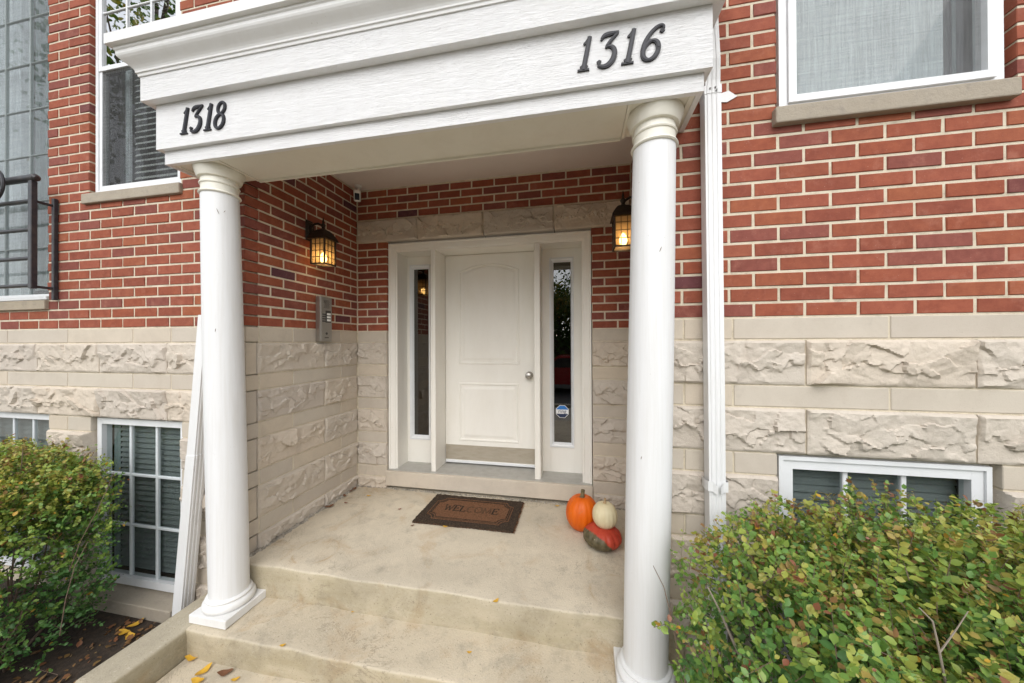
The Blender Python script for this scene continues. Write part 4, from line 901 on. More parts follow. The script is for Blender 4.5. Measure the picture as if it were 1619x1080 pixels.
# ------------------------------------------------------------------ lanterns
def glass_amber():
    m, nt, out = new_mat('amber seeded glass'); v = world_pos(nt)
    t = nt.nodes.new('ShaderNodeBsdfTransparent'); t.inputs[0].default_value = (0.95, 0.84, 0.62, 1)
    d = nt.nodes.new('ShaderNodeBsdfTranslucent'); d.inputs[0].default_value = (0.50, 0.36, 0.21, 1)
    g = nt.nodes.new('ShaderNodeBsdfDiffuse'); g.inputs[0].default_value = (0.55, 0.42, 0.28, 1)
    m1 = nt.nodes.new('ShaderNodeMixShader'); m1.inputs[0].default_value = 0.30; nt.links.new(d.outputs[0], m1.inputs[1]); nt.links.new(g.outputs[0], m1.inputs[2])
    m2 = nt.nodes.new('ShaderNodeMixShader'); m2.inputs[0].default_value = 0.46; nt.links.new(t.outputs[0], m2.inputs[1]); nt.links.new(m1.outputs[0], m2.inputs[2])
    nt.links.new(m2.outputs[0], out.inputs[0]); return m
M_AMBER = glass_amber()
def bulb_mat():
    m, nt, out = new_mat('lit bulb'); e = nt.nodes.new('ShaderNodeEmission'); e.inputs[0].default_value = (1.0, 0.76, 0.42, 1); e.inputs[1].default_value = 14
    nt.links.new(e.outputs[0], out.inputs[0]); return m
M_BULB = bulb_mat()
def lantern(label, base, s):
    """base on the wall at mid plate; s = +1 sticks out to +X, -1 to -X"""
    bx, by, bz = base
    t = Thing('wall_lantern', label, 'lantern', base, 'bronze lanterns on the porch side walls')
    X = lambda d: bx + s * d
    def bx_(m, d0, d1, y0, y1, z0, z1, b=.002): return m.bbox(min(X(d0), X(d1)), max(X(d0), X(d1)), y0, y1, z0, z1, b, 1)
    t.part('wall_plate', bx_(bx_(MB(), 0.004, 0.016, by - 0.034, by + 0.034, bz - 0.078, bz + 0.078, .005), 0.014, 0.024, by - 0.024, by + 0.024, bz - 0.062, bz + 0.062, .005), M_BRONZE)
    m = MB(); m.tube([(X(0.018), by, bz + 0.01), (X(0.05), by, bz + 0.045), (X(0.09), by, bz + 0.050), (X(0.122), by, bz + 0.030), (X(0.135), by, bz - 0.002)], 0.008, 10)
    m.tube([(X(0.018), by, bz - 0.03), (X(0.045), by, bz - 0.010), (X(0.05), by, bz + 0.03)], 0.006, 8); t.part('arm', m, M_BRONZE)
    cx, h = 0.132, 0.056; zb, zt = bz - 0.263, bz - 0.070
    # roof: flared pyramid and cap
    prof = [(0.074, zt - 0.012), (0.070, zt + 0.004), (0.056, zt + 0.030), (0.040, zt + 0.054), (0.030, zt + 0.064), (0.022, zt + 0.066)]
    m = MB(); vs = []
    for r_, z in prof: vs += [(X(cx) + a * r_, by + b * r_, z) for a, b in ((-1, -1), (1, -1), (1, 1), (-1, 1))]
    m.add(vs, [(4 * i + k, 4 * i + (k + 1) % 4, 4 * i + 4 + (k + 1) % 4, 4 * i + 4 + k) for i in range(len(prof) - 1) for k in range(4)] + [(0, 3, 2, 1), tuple(range(4 * len(prof) - 4, 4 * len(prof)))])
    t.part('roof', m, M_BRONZE)
    t.part('finial', MB().lathe([(0.024, 0), (0.024, 0.006), (0.012, 0.012), (0.010, 0.024), (0.016, 0.032), (0.018, 0.040), (0.010, 0.050), (0.006, 0.058), (0.009, 0.064), (0.006, 0.074), (0.002, 0.098), (0.001, 0.100)], (X(cx), by, zt + 0.064), 16), M_BRONZE)
    m = MB(); q = 0.0055
    for a in (-1, 1):
        for b in (-1, 1): bx_(m, cx + a * h - q, cx + a * h + q, by + b * h - q, by + b * h + q, zb - 0.004, zt, .0015)
    for z in (zb, zt - 0.006):
        for a in (-1, 1):
            bx_(m, cx + a * h - q, cx + a * h + q, by - h, by + h, z - 0.004, z + 0.005, .001); bx_(m, cx - h, cx + h, by + a * h - q, by + a * h + q, z - 0.0045, z + 0.0045, .001)
    fr = t.part('cage', m, M_BRONZE); m = MB(); w = 0.0022
    for a in (-1, 1):
        for k in range(1, 4):
            z = zb + (zt - zb) * k / 4
            m.box(X(cx + a * h) - w, X(cx + a * h) + w, by - h, by + h, z - w, z + w); m.box(X(cx) - h, X(cx) + h, by + a * h - w, by + a * h + w, z - w * 1.01, z + w * 1.01)
        for k in (1, 2):
            d = -h + 2 * h * k / 3
            m.box(X(cx + a * h) - w, X(cx + a * h) + w, by + d - w, by + d + w, zb, zt); m.box(X(cx) + d - w, X(cx) + d + w, by + a * h - w, by + a * h + w, zb, zt)
    t.part('glazing_bars', m, M_BRONZE, fr)
    for a in (-1, 1):
        t.part('glass', MB().box(X(cx + a * (h - .004)) - .001, X(cx + a * (h - .004)) + .001, by - h + .005, by + h - .005, zb, zt), M_AMBER)
        t.part('glass', MB().box(X(cx) - h + .005, X(cx) + h - .005, by + a * (h - .004) - .001, by + a * (h - .004) + .001, zb, zt), M_AMBER)
    t.part('bulb', MB().lathe([(0.004, 0), (0.016, 0.010), (0.024, 0.030), (0.022, 0.050), (0.012, 0.072), (0.004, 0.080)], (X(cx), by, zb + 0.012), 16), M_BULB)
    t.part('candle_tube', MB().lathe([(0.011, 0), (0.011, 0.07)], (X(cx), by, zb + 0.095), 12), M_BRONZE)
    ld = bpy.data.lights.new('lantern_light', 'POINT'); ld.energy = 1.8; ld.color = (1.0, 0.70, 0.38); ld.shadow_soft_size = 0.026
    lo = bpy.data.objects.new('lantern_light', ld); COL.objects.link(lo); lo.parent = t.o; lo.location = Vector((X(cx), by, zb + 0.055)) - t.loc
lantern('lit bronze lantern on the left side wall above the intercom', (XL, 0.49, 0.735), 1)
lantern('lit bronze lantern half hidden behind the right column', (XR, 0.49, 0.735), -1)

# ------------------------------------------------------------------ intercom and camera
t = Thing('intercom', 'brushed steel door intercom with name strips and keypad under the left lantern', 'intercom', (XL, 0.62, -0.10))
x0, x1, y0, y1, z0, z1 = XL + 0.001, XL + 0.046, 0.561, 0.684, -0.098, 0.252
t.part('housing', MB().bbox(x0, x1 - 0.004, y0, y1, z0, z1, 0.003), M_STEEL)
t.part('face_plate', MB().bbox(x1 - 0.0045, x1, y0 + .004, y1 - .003, z0 + .004, z1 - .004, 0.001, 1), M_STEEL)
m = MB()
for i in range(6):
    for j in range(7): m.disc((y0 + 0.036 + i * 0.010 + (j % 2) * .004, z1 - 0.028 - j * 0.0095), 0.0028, x1 - 0.001, 0.0022, 8, 'yz')
t.part('speaker_grille', m, M_STEELDARK)
t.part('name_board', MB().box(x1 - .001, x1 + .0012, y0 + .052, y1 - .014, 0.050, 0.145), M_STEELDARK)
for k in range(3): t.part('name_strip', MB().box(x1, x1 + .0030, y0 + .066, y1 - .018, 0.062 + k * .024, 0.078 + k * .024), M_LABEL)
for i in range(3):
    for j in range(4): t.part('key', MB().bbox(x1 - .001, x1 + .003, y0 + .018 + i * .012, y0 + .027 + i * .012, 0.055 + j * .018, 0.066 + j * .018, .001, 1), M_STEELDARK)
t.part('lock', MB().disc((y0 + 0.062, z0 + 0.062), 0.010, x1 - .001, .004, 14, 'yz'), M_STEELDARK)
t.part('maker_plate', MB().box(x1 - .001, x1 + .001, y0 + .042, y0 + .085, z0 + .026, z0 + .033), M_STEELDARK)
t = Thing('security_camera', 'small white security camera in the upper left corner of the porch', 'camera', (-2.70, 0.97, Z_CEIL))
t.part('mount', MB().lathe([(0.030, 0), (0.030, -0.012), (0.016, -0.020), (0.010, -0.030), (0.010, -0.055)], (-2.70, 0.97, Z_CEIL - 0.001), 20), M_WHITEPL)
def orient_box(cx, cy, cz, w, d, h, yaw, pitch, b=.006):
    q = MB().bbox(-w / 2, w / 2, -d / 2, d / 2, -h / 2, h / 2, b); mt = Matrix.Translation((cx, cy, cz)) @ Matrix.Rotation(yaw, 4, 'Z') @ Matrix.Rotation(pitch, 4, 'X'); q.v = [tuple(mt @ Vector(p)) for p in q.v]; return q
yw, pt = R(32), R(20)
t.part('body', orient_box(-2.695, 0.950, Z_CEIL - 0.100, 0.058, 0.060, 0.100, yw, pt, .012), M_WHITEPL)
fwd = Matrix.Rotation(yw, 3, 'Z') @ Matrix.Rotation(pt, 3, 'X') @ Vector((0, -1, 0)); c0 = Vector((-2.695, 0.950, Z_CEIL - 0.100)) + fwd * 0.0295
t.part('lens_plate', orient_box(c0.x, c0.y, c0.z - .008, 0.038, 0.006, 0.056, yw, pt, .002), M_DARKPL)

# ------------------------------------------------------------------ balcony railing
t = Thing('balcony_railing', 'black iron balcony railing before the french window', 'railing', (-5.0, -0.11, 0.2))
YR = -0.112; XP = -4.372
t.part('front_post', MB().bbox(XP - 0.016, XP + 0.016, YR - 0.015, YR + 0.015, 0.262, 0.985, .003, 1), M_BLACK)
t.part('wall_post', MB().bbox(XP - 0.012, XP + 0.012, -0.026, -0.003, 0.196, 0.905, .003, 1), M_BLACK)
t.part('top_rail', MB().tube([(-6.2, YR, 1.005), (XP + 0.030, YR, 1.005), (XP + 0.040, YR, 1.000)], [0.023, 0.023, 0.012], 14), M_BLACK)
for z in (0.853, 0.660, 0.467, 0.284): t.part('rail', MB().tube([(-6.2, YR, z), (XP - 0.01, YR, z)], 0.0125, 10), M_BLACK)
for z in (0.853, 0.276): t.part('return_rail', MB().tube([(XP, YR + .01, z), (XP, -0.018, z)], 0.009, 10), M_BLACK)
for z in (0.850, 0.272): t.part('bolt', MB().lathe([(0.010, 0), (0.010, 0.006), (0.004, 0.010)], (XP + 0.0, -0.036, z), 8), M_BLACK)
t.part('rear_post', MB().bbox(-6.2, -6.16, YR - .02, YR + .02, 0.262, 0.985, .003, 1), M_BLACK)
t = Thing('bicycle_wheel', 'black hoop with thin spokes hanging on the balcony rail', 'wheel', (-4.655, -0.158, 0.86))
wc = Vector((-4.655, -0.158, 0.965)); m = MB(); m.tube([(wc.x + 0.105 * math.cos(a), wc.y, wc.z + 0.105 * math.sin(a)) for a in np.linspace(0, 2 * math.pi, 49)], 0.010, 8, False); t.part('tyre', m, M_BLACK)
for k in range(14):
    a = 2 * math.pi * k / 14; t.part('spoke', MB().tube([tuple(wc), (wc.x + .10 * math.cos(a), wc.y, wc.z + .10 * math.sin(a))], 0.0018, 5), M_BLACK)
t.part('hub', MB().tube([(wc.x, wc.y - .015, wc.z), (wc.x, wc.y + .015, wc.z)], 0.014, 12), M_BLACK)

# ------------------------------------------------------------------ door mat
t = Thing('door_mat', 'worn brown coir door mat with WELCOME in black on the porch slab', 'mat', (-1.6, 0.78, Z_SLAB))
mx0, mx1, my0, my1 = -1.970, -1.227, 0.558, 0.998; mz = Z_SLAB
n = 60; edge = []
for i in range(n): edge.append((mx0 + (mx1 - mx0) * i / n, my0 + rnd.gauss(0, .002)))
for i in range(36): edge.append((mx1 + rnd.gauss(0, .003), my0 + (my1 - my0) * i / 36))
for i in range(n): edge.append((mx1 - (mx1 - mx0) * i / n, my1 + rnd.gauss(0, .003)))
for i in range(36): edge.append((mx0 + rnd.gauss(0, .002), my1 - (my1 - my0) * i / 36))
t.part('base', MB().prism(edge, mz + 0.001, mz + 0.016, 'xy'), M_COIRD)
def notched(d, rr):
    x0, x1, y0, y1 = mx0 + d, mx1 - d, my0 + d, my1 - d; P = []
    for cx, cy, a0 in ((x0, y0, 90), (x1, y0, 180), (x1, y1, 270), (x0, y1, 0)):
        P += [(cx + rr * math.cos(R(a)), cy + rr * math.sin(R(a))) for a in np.linspace(a0, a0 - 90, 8)]
    return P
def close_ribbon(m, P, w, z0, dz): m.ribbon(P + P[:2], [w] * (len(P) + 2), z0, dz, 'xy'); return m
t.part('centre_panel', MB().prism(notched(0.075, 0.055), mz + 0.012, mz + 0.0185, 'xy'), M_COIR)
m = MB(); close_ribbon(m, notched(0.060, 0.055), 0.006, mz + 0.0125, 0.0065); close_ribbon(m, notched(0.090, 0.055), 0.005, mz + 0.0135, 0.0065); t.part('border_line', m, M_COIR)
m = MB(); close_ribbon(m, notched(0.082, 0.055), 0.006, mz + 0.014, 0.0065); t.part('border_groove', m, M_COIRL)
LET = {'W': [[(0, 1), (.22, 0)], [(.22, 0), (.42, .85)], [(.42, .85), (.62, 0)], [(.62, 0), (.84, 1)], [(-.08, 1), (.12, 1)], [(.74, 1), (.94, 1)]],
       'E': [[(.08, 0), (.08, 1)], [(0, 1), (.56, 1)], [(.08, .52), (.42, .52)], [(0, 0), (.58, 0)], [(.56, 1), (.56, .82)], [(.58, 0), (.58, .18)], [(.42, .42), (.42, .62)]],
       'L': [[(.08, 0), (.08, 1)], [(-.02, 1), (.2, 1)], [(0, 0), (.54, 0)], [(.54, 0), (.56, .22)]],
       'C': [arc(.36, .5, .34, .5, 50, 310, 14)], 'O': [arc(.38, .5, .36, .5, 0, 360, 18)],
       'M': [[(.06, 0), (.10, 1)], [(.10, 1), (.42, .1)], [(.42, .1), (.74, 1)], [(.74, 1), (.80, 0)], [(-.04, 0), (.16, 0)], [(.70, 0), (.90, 0)]]}
def mat_word():
    adv = {'W': .98, 'E': .72, 'L': .68, 'C': .82, 'O': .88, 'M': .98}; hgt = 0.082; tot = sum(adv[c] for c in 'WELCOME'); sx = 0.435 / tot; x = -1.600 - 0.2175 + 0.006
    for i, c in enumerate('WELCOME'):
        m = MB()
        for k, P in enumerate(LET[c]):
            q = [(x + a * sx, 0.748 + b * hgt) for a, b in P]; thick = 0.013 if (len(P) == 2 and abs(P[0][1] - P[1][1]) > .5 and abs(P[0][0] - P[1][0]) < .1) or c in 'CO' else 0.008
            m.ribbon(q, [thick] * len(q), mz + 0.0175 + 0.0001 * k, 0.0022, 'xy')
        t.part('letter', m, M_COIRW if i in (3, 4, 5) else M_COIRL); x += adv[c] * sx
mat_word()
m = MB()
for k in range(900):
    sd_ = rnd.choice('lrbtrr'); f = rnd.random()
    if sd_ in 'lr': x = mx0 if sd_ == 'l' else mx1; y = my0 + (my1 - my0) * f; dx = (-1 if sd_ == 'l' else 1) * rnd.uniform(.004, .020); dy = rnd.gauss(0, .008)
    else: y = my0 if sd_ == 'b' else my1; x = mx0 + (mx1 - mx0) * f; dy = (-1 if sd_ == 'b' else 1) * rnd.uniform(.002, .012); dx = rnd.gauss(0, .008)
    z = mz + rnd.uniform(.003, .014); w = .0008
    m.add([(x - w, y - w, z), (x + w, y + w, z), (x + dx, y + dy, mz + .002)], [(0, 1, 2)])
t.part('loose_fibres', m, M_COIR, kind='stuff')

# ------------------------------------------------------------------ pumpkins
def pumpkin_mat(name, kind):
    m, nt, out = new_mat(name); v = vec_of(nt, 'Object')
    if kind == 'orange':
        c = ramp(nt, noise(nt, v, 9, 5, 0.6, 0.2, (1, 1, 0.25)), [(0.3, (0.60, 0.095, 0.003)), (0.6, (0.74, 0.140, 0.005))])
    elif kind == 'white':
        c = ramp(nt, noise(nt, v, 10, 4, 0.6, 0.1, (1, 1, 0.3)), [(0.3, (0.66, 0.55, 0.33)), (0.6, (0.74, 0.66, 0.44))])
    else:
        red = ramp(nt, noise(nt, v, 14, 4, 0.6), [(0.3, (0.38, 0.034, 0.018)), (0.65, (0.52, 0.070, 0.036))])
        grn = ramp(nt, noise(nt, v, 30, 4, 0.65), [(0.35, (0.070, 0.058, 0.028)), (0.62, (0.150, 0.120, 0.065))])
        sx = nt.nodes.new('ShaderNodeSeparateXYZ'); nt.links.new(v, sx.inputs[0])
        a = nt.nodes.new('ShaderNodeMath'); a.operation = 'MULTIPLY_ADD'; nt.links.new(sx.outputs[0], a.inputs[0]); a.inputs[1].default_value = -0.95
        b = nt.nodes.new('ShaderNodeMath'); b.operation = 'MULTIPLY_ADD'; nt.links.new(sx.outputs[1], b.inputs[0]); b.inputs[1].default_value = -0.75; nt.links.new(b.outputs[0], a.inputs[2])
        e = nt.nodes.new('ShaderNodeMath'); e.operation = 'MULTIPLY_ADD'; nt.links.new(sx.outputs[2], e.inputs[0]); e.inputs[1].default_value = -1.15; e.inputs[2].default_value = 0.092; nt.links.new(e.outputs[0], b.inputs[2])
        f = nt.nodes.new('ShaderNodeMath'); f.operation = 'MULTIPLY_ADD'; nt.links.new(noise(nt, v, 16, 5, 0.7), f.inputs[0]); f.inputs[1].default_value = 0.07; nt.links.new(a.outputs[0], f.inputs[2])
        c = mix(nt, ramp(nt, f.outputs[0], [(0.101, 0.0), (0.113, 1.0)]), red, grn)
        c = mix(nt, ramp(nt, noise(nt, v, 48, 2, 0.5), [(0.70, 0.0), (0.76, 0.8)]), c, (0.52, 0.42, 0.26))
    c = mix(nt, ramp(nt, noise(nt, v, 26, 5, 0.7), [(0.60, 0.0), (0.74, 0.35)]), c, (0.34, 0.22, 0.11))
    principled(nt, out, c, 0.47, bump(nt, noise(nt, v, 45, 4), 0.12, 0.004), spec=0.35); return m
def pumpkin(name, label, c, rx, rz, ribs, depth, matl, stem_h, stem_r, stem_mat, dent=0.12, lean=(0, 0), rot=0.0, stem_lean=(0.01, 0)):
    """c = point it rests on"""
    t = Thing(name, label, 'pumpkin', c, 'pumpkins beside the door'); n, k = 96, 40; vs = []
    for j in range(k + 1):
        ph = math.pi * j / k
        for i in range(n):
            th = 2 * math.pi * i / n + rot; groove = 1 - depth * (abs(math.cos(ribs * th / 2)) ** 6) * math.sin(ph) ** 0.6
            s = abs(math.sin(ph)) ** 0.86; r_ = rx * s * groove
            z = rz * (1 - math.cos(ph)) / 2; q = max(0, 1 - s / 0.45); z += rz * dent * q * q * (1 if ph < 1.57 else -1.15) * 1.0
            vs.append((c[0] + r_ * math.cos(th) + lean[0] * z, c[1] + r_ * math.sin(th) + lean[1] * z, c[2] + z))
    mn = min(v[2] for v in vs); vs = [(x, y, z - mn + c[2]) for x, y, z in vs]
    m = MB(); m.add(vs, [(j * n + i, j * n + (i + 1) % n, (j + 1) * n + (i + 1) % n, (j + 1) * n + i) for j in range(k) for i in range(n)], True)
    b = t.part('body', m, matl, smooth=True); b.data.materials[0] = matl
    zt = max(v[2] for v in vs) - rz * dent * 0.75; x, y = c[0] + lean[0] * rz, c[1] + lean[1] * rz
    sm = MB(); P = [(x, y, zt - .006), (x, y, zt + .012), (x + stem_lean[0] * .5, y + stem_lean[1] * .5, zt + stem_h * .55), (x + stem_lean[0], y + stem_lean[1], zt + stem_h)]
    sm.tube(P, [stem_r * 2.0, stem_r * 1.15, stem_r * 0.9, stem_r * 0.95], 7); t.part('stem', sm, stem_mat, smooth=False)
    return t
M_STEMG = simple('green brown stem', (0.110, 0.095, 0.045), 0.8, (0.30, 0.23, 0.12), 0.7, 40); M_STEMT = simple('tan stem', (0.42, 0.29, 0.16), 0.8)
pumpkin('pumpkin', 'tall orange pumpkin standing behind the other two', (-0.768, 0.715, Z_SLAB), 0.111, 0.240, 16, 0.035, pumpkin_mat('orange rind', 'orange'), 0.062, 0.015, M_STEMG, 0.10, (0.02, 0), 0.2, (0.006, 0))
pumpkin('pumpkin', 'flat red pumpkin with a brown-green flank, under the white one', (-0.640, 0.535, Z_SLAB), 0.121, 0.135, 14, 0.07, pumpkin_mat('red and green rind', 'red'), 0.012, 0.012, M_STEMT, 0.14, (0, 0), 0.5, (0, 0))
pumpkin('pumpkin', 'small cream white pumpkin resting on the red one', (-0.622, 0.550, Z_SLAB + 0.112), 0.079, 0.165, 16, 0.025, pumpkin_mat('cream rind', 'white'), 0.036, 0.008, M_STEMT, 0.06, (0.0, 0), 0.1, (0.003, 0))

# ------------------------------------------------------------------ fallen leaves
def fallen(x, y, z, s, mat, label, rot, curl=0.25, group='fallen leaves on the porch and steps'):
    m = MB(); n = 7; up_, dn = [], []
    c, si = math.cos(rot), math.sin(rot)
    for i in range(n + 1):
        t = i / n; w = s * 0.26 * math.sin(math.pi * min(1, t * 0.96 + .02)) ** 0.8; px = (t - .5) * s; zz = curl * s * ((2 * t - 1) ** 2) * .5
        for a, lst in ((w, up_), (-w, dn)): lst.append((px, a + 0.04 * s * math.sin(9 * t), zz + curl * abs(a) * .8))
    mid = [((i / n - .5) * s, 0.04 * s * math.sin(9 * i / n), curl * s * ((2 * i / n - 1) ** 2) * .5) for i in range(n + 1)]
    vs = up_ + mid + dn; k = n + 1
    vs = [(x + a * c - b * si, y + a * si + b * c, z + .003 + h) for a, b, h in vs]
    m.add(vs, [(i, i + 1, k + i + 1, k + i) for i in range(n)] + [(k + i, k + i + 1, 2 * k + i + 1, 2 * k + i) for i in range(n)], True)
    single('fallen_leaf', m, mat, label, 'leaf', group, origin=(x, y, z))
def slab_at(u, v, z):
    d = rt * ((u - 809.5) / FPX) - up * ((v - 540) / FPX) + fw; k = (z - CAM.z) / d.z; p = CAM + d * k; return p.x, p.y
FL = [  # u, v in the photograph only serve to find the spot on the slab
    (552, 778, Z_SLAB, .085, M_FALL_B, 'curled brown leaf in the back left corner of the porch slab', .4),
    (560, 774, Z_SLAB, .07, M_FALL_B, 'brown leaf nearest the back wall in the left corner', 1.5),
    (545, 785, Z_SLAB, .06, M_FALL_B, 'brown leaf foremost of the pile in the left corner', 2.4),
    (521, 802, Z_SLAB, .09, M_FALL_B, 'long brown leaf lying against the foot of the side wall', .9),
    (547, 796, Z_SLAB, .04, M_FALL_R, 'reddish scrap of leaf just in front of the corner pile', .2),
    (583, 785, Z_SLAB, .05, M_FALL_Y, 'yellow leaf right of the corner pile', .1),
    (632, 806, Z_SLAB, .035, M_FALL_R, 'small dark red leaf between the corner and the mat', .7),
    (652, 832, Z_SLAB, .035, M_FALL_B, 'small brown leaf at the front left corner of the mat', .7),
    (704, 834, Z_SLAB, .045, M_FALL_Y, 'yellow leaf at the front edge of the mat', .0),
    (881, 801, Z_SLAB, .045, M_FALL_Y, 'yellow leaf under the sill left of the orange pumpkin', .1),
    (784, 952, Z_SLAB, .045, M_FALL_Y, 'yellow leaf on the front edge of the porch slab', .9),
    (559, 968, Z_STEP, .035, M_FALL_Y, 'tiny yellow leaf on the step in front of the slab', 1.2),
    (447, 1022, Z_STEP, .035, M_FALL_Y, 'yellow leaf on the step right of the left column', .5),
    (742, 1033, Z_STEP, .030, M_FALL_Y, 'tiny yellow leaf at the middle of the step', .2),
    (305, 1042, Z_PATH, .095, M_FALL_Y, 'bright yellow leaf in the corner below the left column', .3),
    (322, 1063, Z_PATH, .090, M_FALL_Y, 'yellow leaf standing on edge below the step', 1.4),
    (312, 1079, Z_PATH, .080, M_FALL_Y, 'yellow leaf at the very bottom of the picture', .1),
    (356, 1066, Z_PATH, .085, M_FALL_B, 'brown curled leaf on the path below the step', .4),
    (372, 1076, Z_PATH, .045, M_FALL_Y, 'small yellow leaf beside the brown curled one', .6)]
for u, v, z, s, mt, lb, ro in FL:
    x, y = slab_at(u, v, z); fallen(x, y, z + 0.001, s * 0.8, mt, lb, ro, 0.35)
for k, (u, v, lb) in enumerate(((196, 1003, 'orange leaf on the soil against the kerb'), (214, 990, 'yellow leaf on the soil nearest the basement sill'), (205, 1010, 'orange leaf on the soil just under the bush'))):
    x, y = slab_at(u, v, Z_SOIL); fallen(x, y, Z_SOIL + .004, .075, M_FALL_Y, lb, k * 1.3, .4)

# ------------------------------------------------------------------ bushes
def leaf_geo(n_leaf, P, D, N, S, tint):
    """folded ovate leaves: base P, direction D, normal N, length S (numpy arrays)"""
    B = np.cross(N, D); tpl = [(0, 0, 0), (0.28, 0.30, 0.07), (0.28, -0.30, 0.07), (0.62, 0.33, 0.08), (0.62, -0.33, 0.08), (1.0, 0, -0.04), (0.45, 0, 0.0)]
    V = np.stack([P + S[:, None] * (a * D + b * B + c * N) for a, b, c in tpl], 1).reshape(-1, 3)
    F = np.array([(0, 1, 6), (0, 6, 2), (1, 3, 6), (2, 6, 4), (3, 5, 6), (4, 6, 5)]); F = (F[None] + 7 * np.arange(n_leaf)[:, None, None]).reshape(-1, 3)
    return V, F, np.repeat(tint, 7)
def leaf_mesh(name, V, F, T, mat):
    me = bpy.data.meshes.new(name); nv, nf = len(V), len(F)
    me.vertices.add(nv); me.vertices.foreach_set('co', V.astype(np.float32).ravel())
    me.loops.add(nf * 3); me.loops.foreach_set('vertex_index', F.astype(np.int32).ravel())
    me.polygons.add(nf); me.polygons.foreach_set('loop_start', np.arange(0, nf * 3, 3, dtype=np.int32)); me.polygons.foreach_set('loop_total', np.full(nf, 3, np.int32))
    me.update(calc_edges=True); a = me.attributes.new('tint', 'FLOAT', 'POINT'); a.data.foreach_set('value', T.astype(np.float32)); me.polygons.foreach_set('use_smooth', np.ones(nf, bool))
    me.materials.append(mat); return me
def norm(a): return a / np.maximum(np.linalg.norm(a, axis=-1, keepdims=True), 1e-9)
def bush(label, loc, x0, x1, y0, y1, z0, zt, ntw, seed, leaf=(0.018, 0.032), topred=0.4, group=None, single_leaves=260, warm=0.0):
    t = Thing('bush', label, 'bush', loc, group); rs = np.random.RandomState(seed)
    cx, cy = (x0 + x1) / 2, (y0 + y1) / 2; hx, hy = (x1 - x0) / 2, (y1 - y0) / 2; H = zt - z0
    # twig roots on a rounded-box shell, twigs point outwards and up
    U = rs.rand(ntw, 3); k = rs.rand(ntw); A = []
    sx = (rs.rand(ntw) * 2 - 1); sy = (rs.rand(ntw) * 2 - 1); sz = rs.rand(ntw) ** 0.8
    face = rs.choice(5, ntw, p=[.42, .30, .08, .10, .10])       # top, front, back, left, right
    sz = np.where(face == 0, 1.0, sz); sy = np.where(face == 1, -1.0, np.where(face == 2, 1.0, sy)); sx = np.where(face == 3, -1.0, np.where(face == 4, 1.0, sx))
    pn = 4.0; ln = (np.abs(sx) ** pn + np.abs(sy) ** pn + np.abs(np.clip(sz * 2 - 1, 0, 1)) ** pn) ** (1 / pn)
    lump = 1 + 0.17 * (fbm(seed, sx * 3.1 + 9 + sz * 1.7, sy * 3.1 + 5 + sz * 2.3) - .5) + 0.10 * (fbm(seed + 3, sx * 8 + 9, sy * 8 + sz * 7) - .5)
    depth = 1 - 0.34 * rs.rand(ntw) ** 1.6
    q = lump * depth / np.maximum(ln, 1.0)
    nar = 0.84 + 0.16 * np.clip(sz * 1.8, 0, 1)
    C = np.stack([cx + hx * sx * q * nar, cy + hy * sy * q * nar, z0 + H * (0.06 + 0.94 * sz * np.where(face == 0, q, 1.0 * (0.5 + 0.5 * q)))], 1)
    out = norm(np.stack([sx / hx * .4 * np.abs(sx) ** 3, sy / hy * .4 * np.abs(sy) ** 3, 0.35 + 0.9 * np.clip(sz, 0, 1) ** 2 * np.where(face == 0, 1.2, .5)], 1) + 0.45 * rs.randn(ntw, 3) * np.array([1, 1, .6]))
    L = rs.uniform(.06, .17, ntw) * np.where(rs.rand(ntw) < .05, 1.4, 1); st = C - out * L[:, None] * .7
    per = 13; tt = (np.arange(per) + .5) / per
    droop = np.zeros((ntw, per, 3)); droop[..., 2] = -0.018 * (tt ** 2)[None]
    P = st[:, None] + out[:, None] * (L[:, None, None] * tt[None, :, None]) + droop
    side = norm(np.cross(out, rs.randn(ntw, 3)))[:, None] * np.where(np.arange(per) % 2, 1, -1)[None, :, None]
    D = norm(side + out[:, None] * rs.uniform(.3, .9, (ntw, per, 1)) + .35 * rs.randn(ntw, per, 3) + np.array([0, 0, -.10]))
    Nn = norm(np.array([0, -.25, 1.0]) + .55 * rs.randn(ntw, per, 3)); Nn = norm(Nn - D * (Nn * D).sum(-1, keepdims=True))
    S = rs.uniform(leaf[0], leaf[1], (ntw, per)) * (1.10 - .35 * tt)[None]
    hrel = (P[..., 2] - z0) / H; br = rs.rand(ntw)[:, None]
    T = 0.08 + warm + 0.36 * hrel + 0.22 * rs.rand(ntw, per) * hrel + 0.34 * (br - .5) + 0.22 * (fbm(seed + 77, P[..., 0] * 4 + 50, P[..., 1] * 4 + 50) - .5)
    red = (rs.rand(ntw)[:, None] < topred * np.clip(hrel * 1.6 - .75, 0, 1)) & (tt[None] > .35); T = np.where(red, rs.uniform(.62, .95, (ntw, per)), T)
    T = np.where(rs.rand(ntw, per) < .006, 1.0, T); T = np.clip(T, 0, 1)
    P, D, Nn, S, T = P.reshape(-1, 3), D.reshape(-1, 3), Nn.reshape(-1, 3), S.ravel(), T.ravel()
    ok = rs.rand(len(S)) < .88; ok &= P[:, 2] > z0 + .02; ok &= P[:, 1] < -0.035; P, D, Nn, S, T = P[ok], D[ok], Nn[ok], S[ok], T[ok]
    # the leaves that show largest become single objects
    d = P - np.array(CAM); zc = d @ np.array(fw); u = 809.5 + FPX * (d @ np.array(rt)) / zc; v = 540 - FPX * (d @ np.array(up)) / zc; size = np.where((zc > .1) & (u > 0) & (u < 1619) & (v > 0) & (v < 1080), S * FPX / zc, 0)
    outer = (np.abs((P[:, 0] - cx) / hx) ** 4 + np.abs((P[:, 1] - cy) / hy) ** 4 + np.clip((P[:, 2] - z0) / H, 0, 1.2) ** 6) > .50
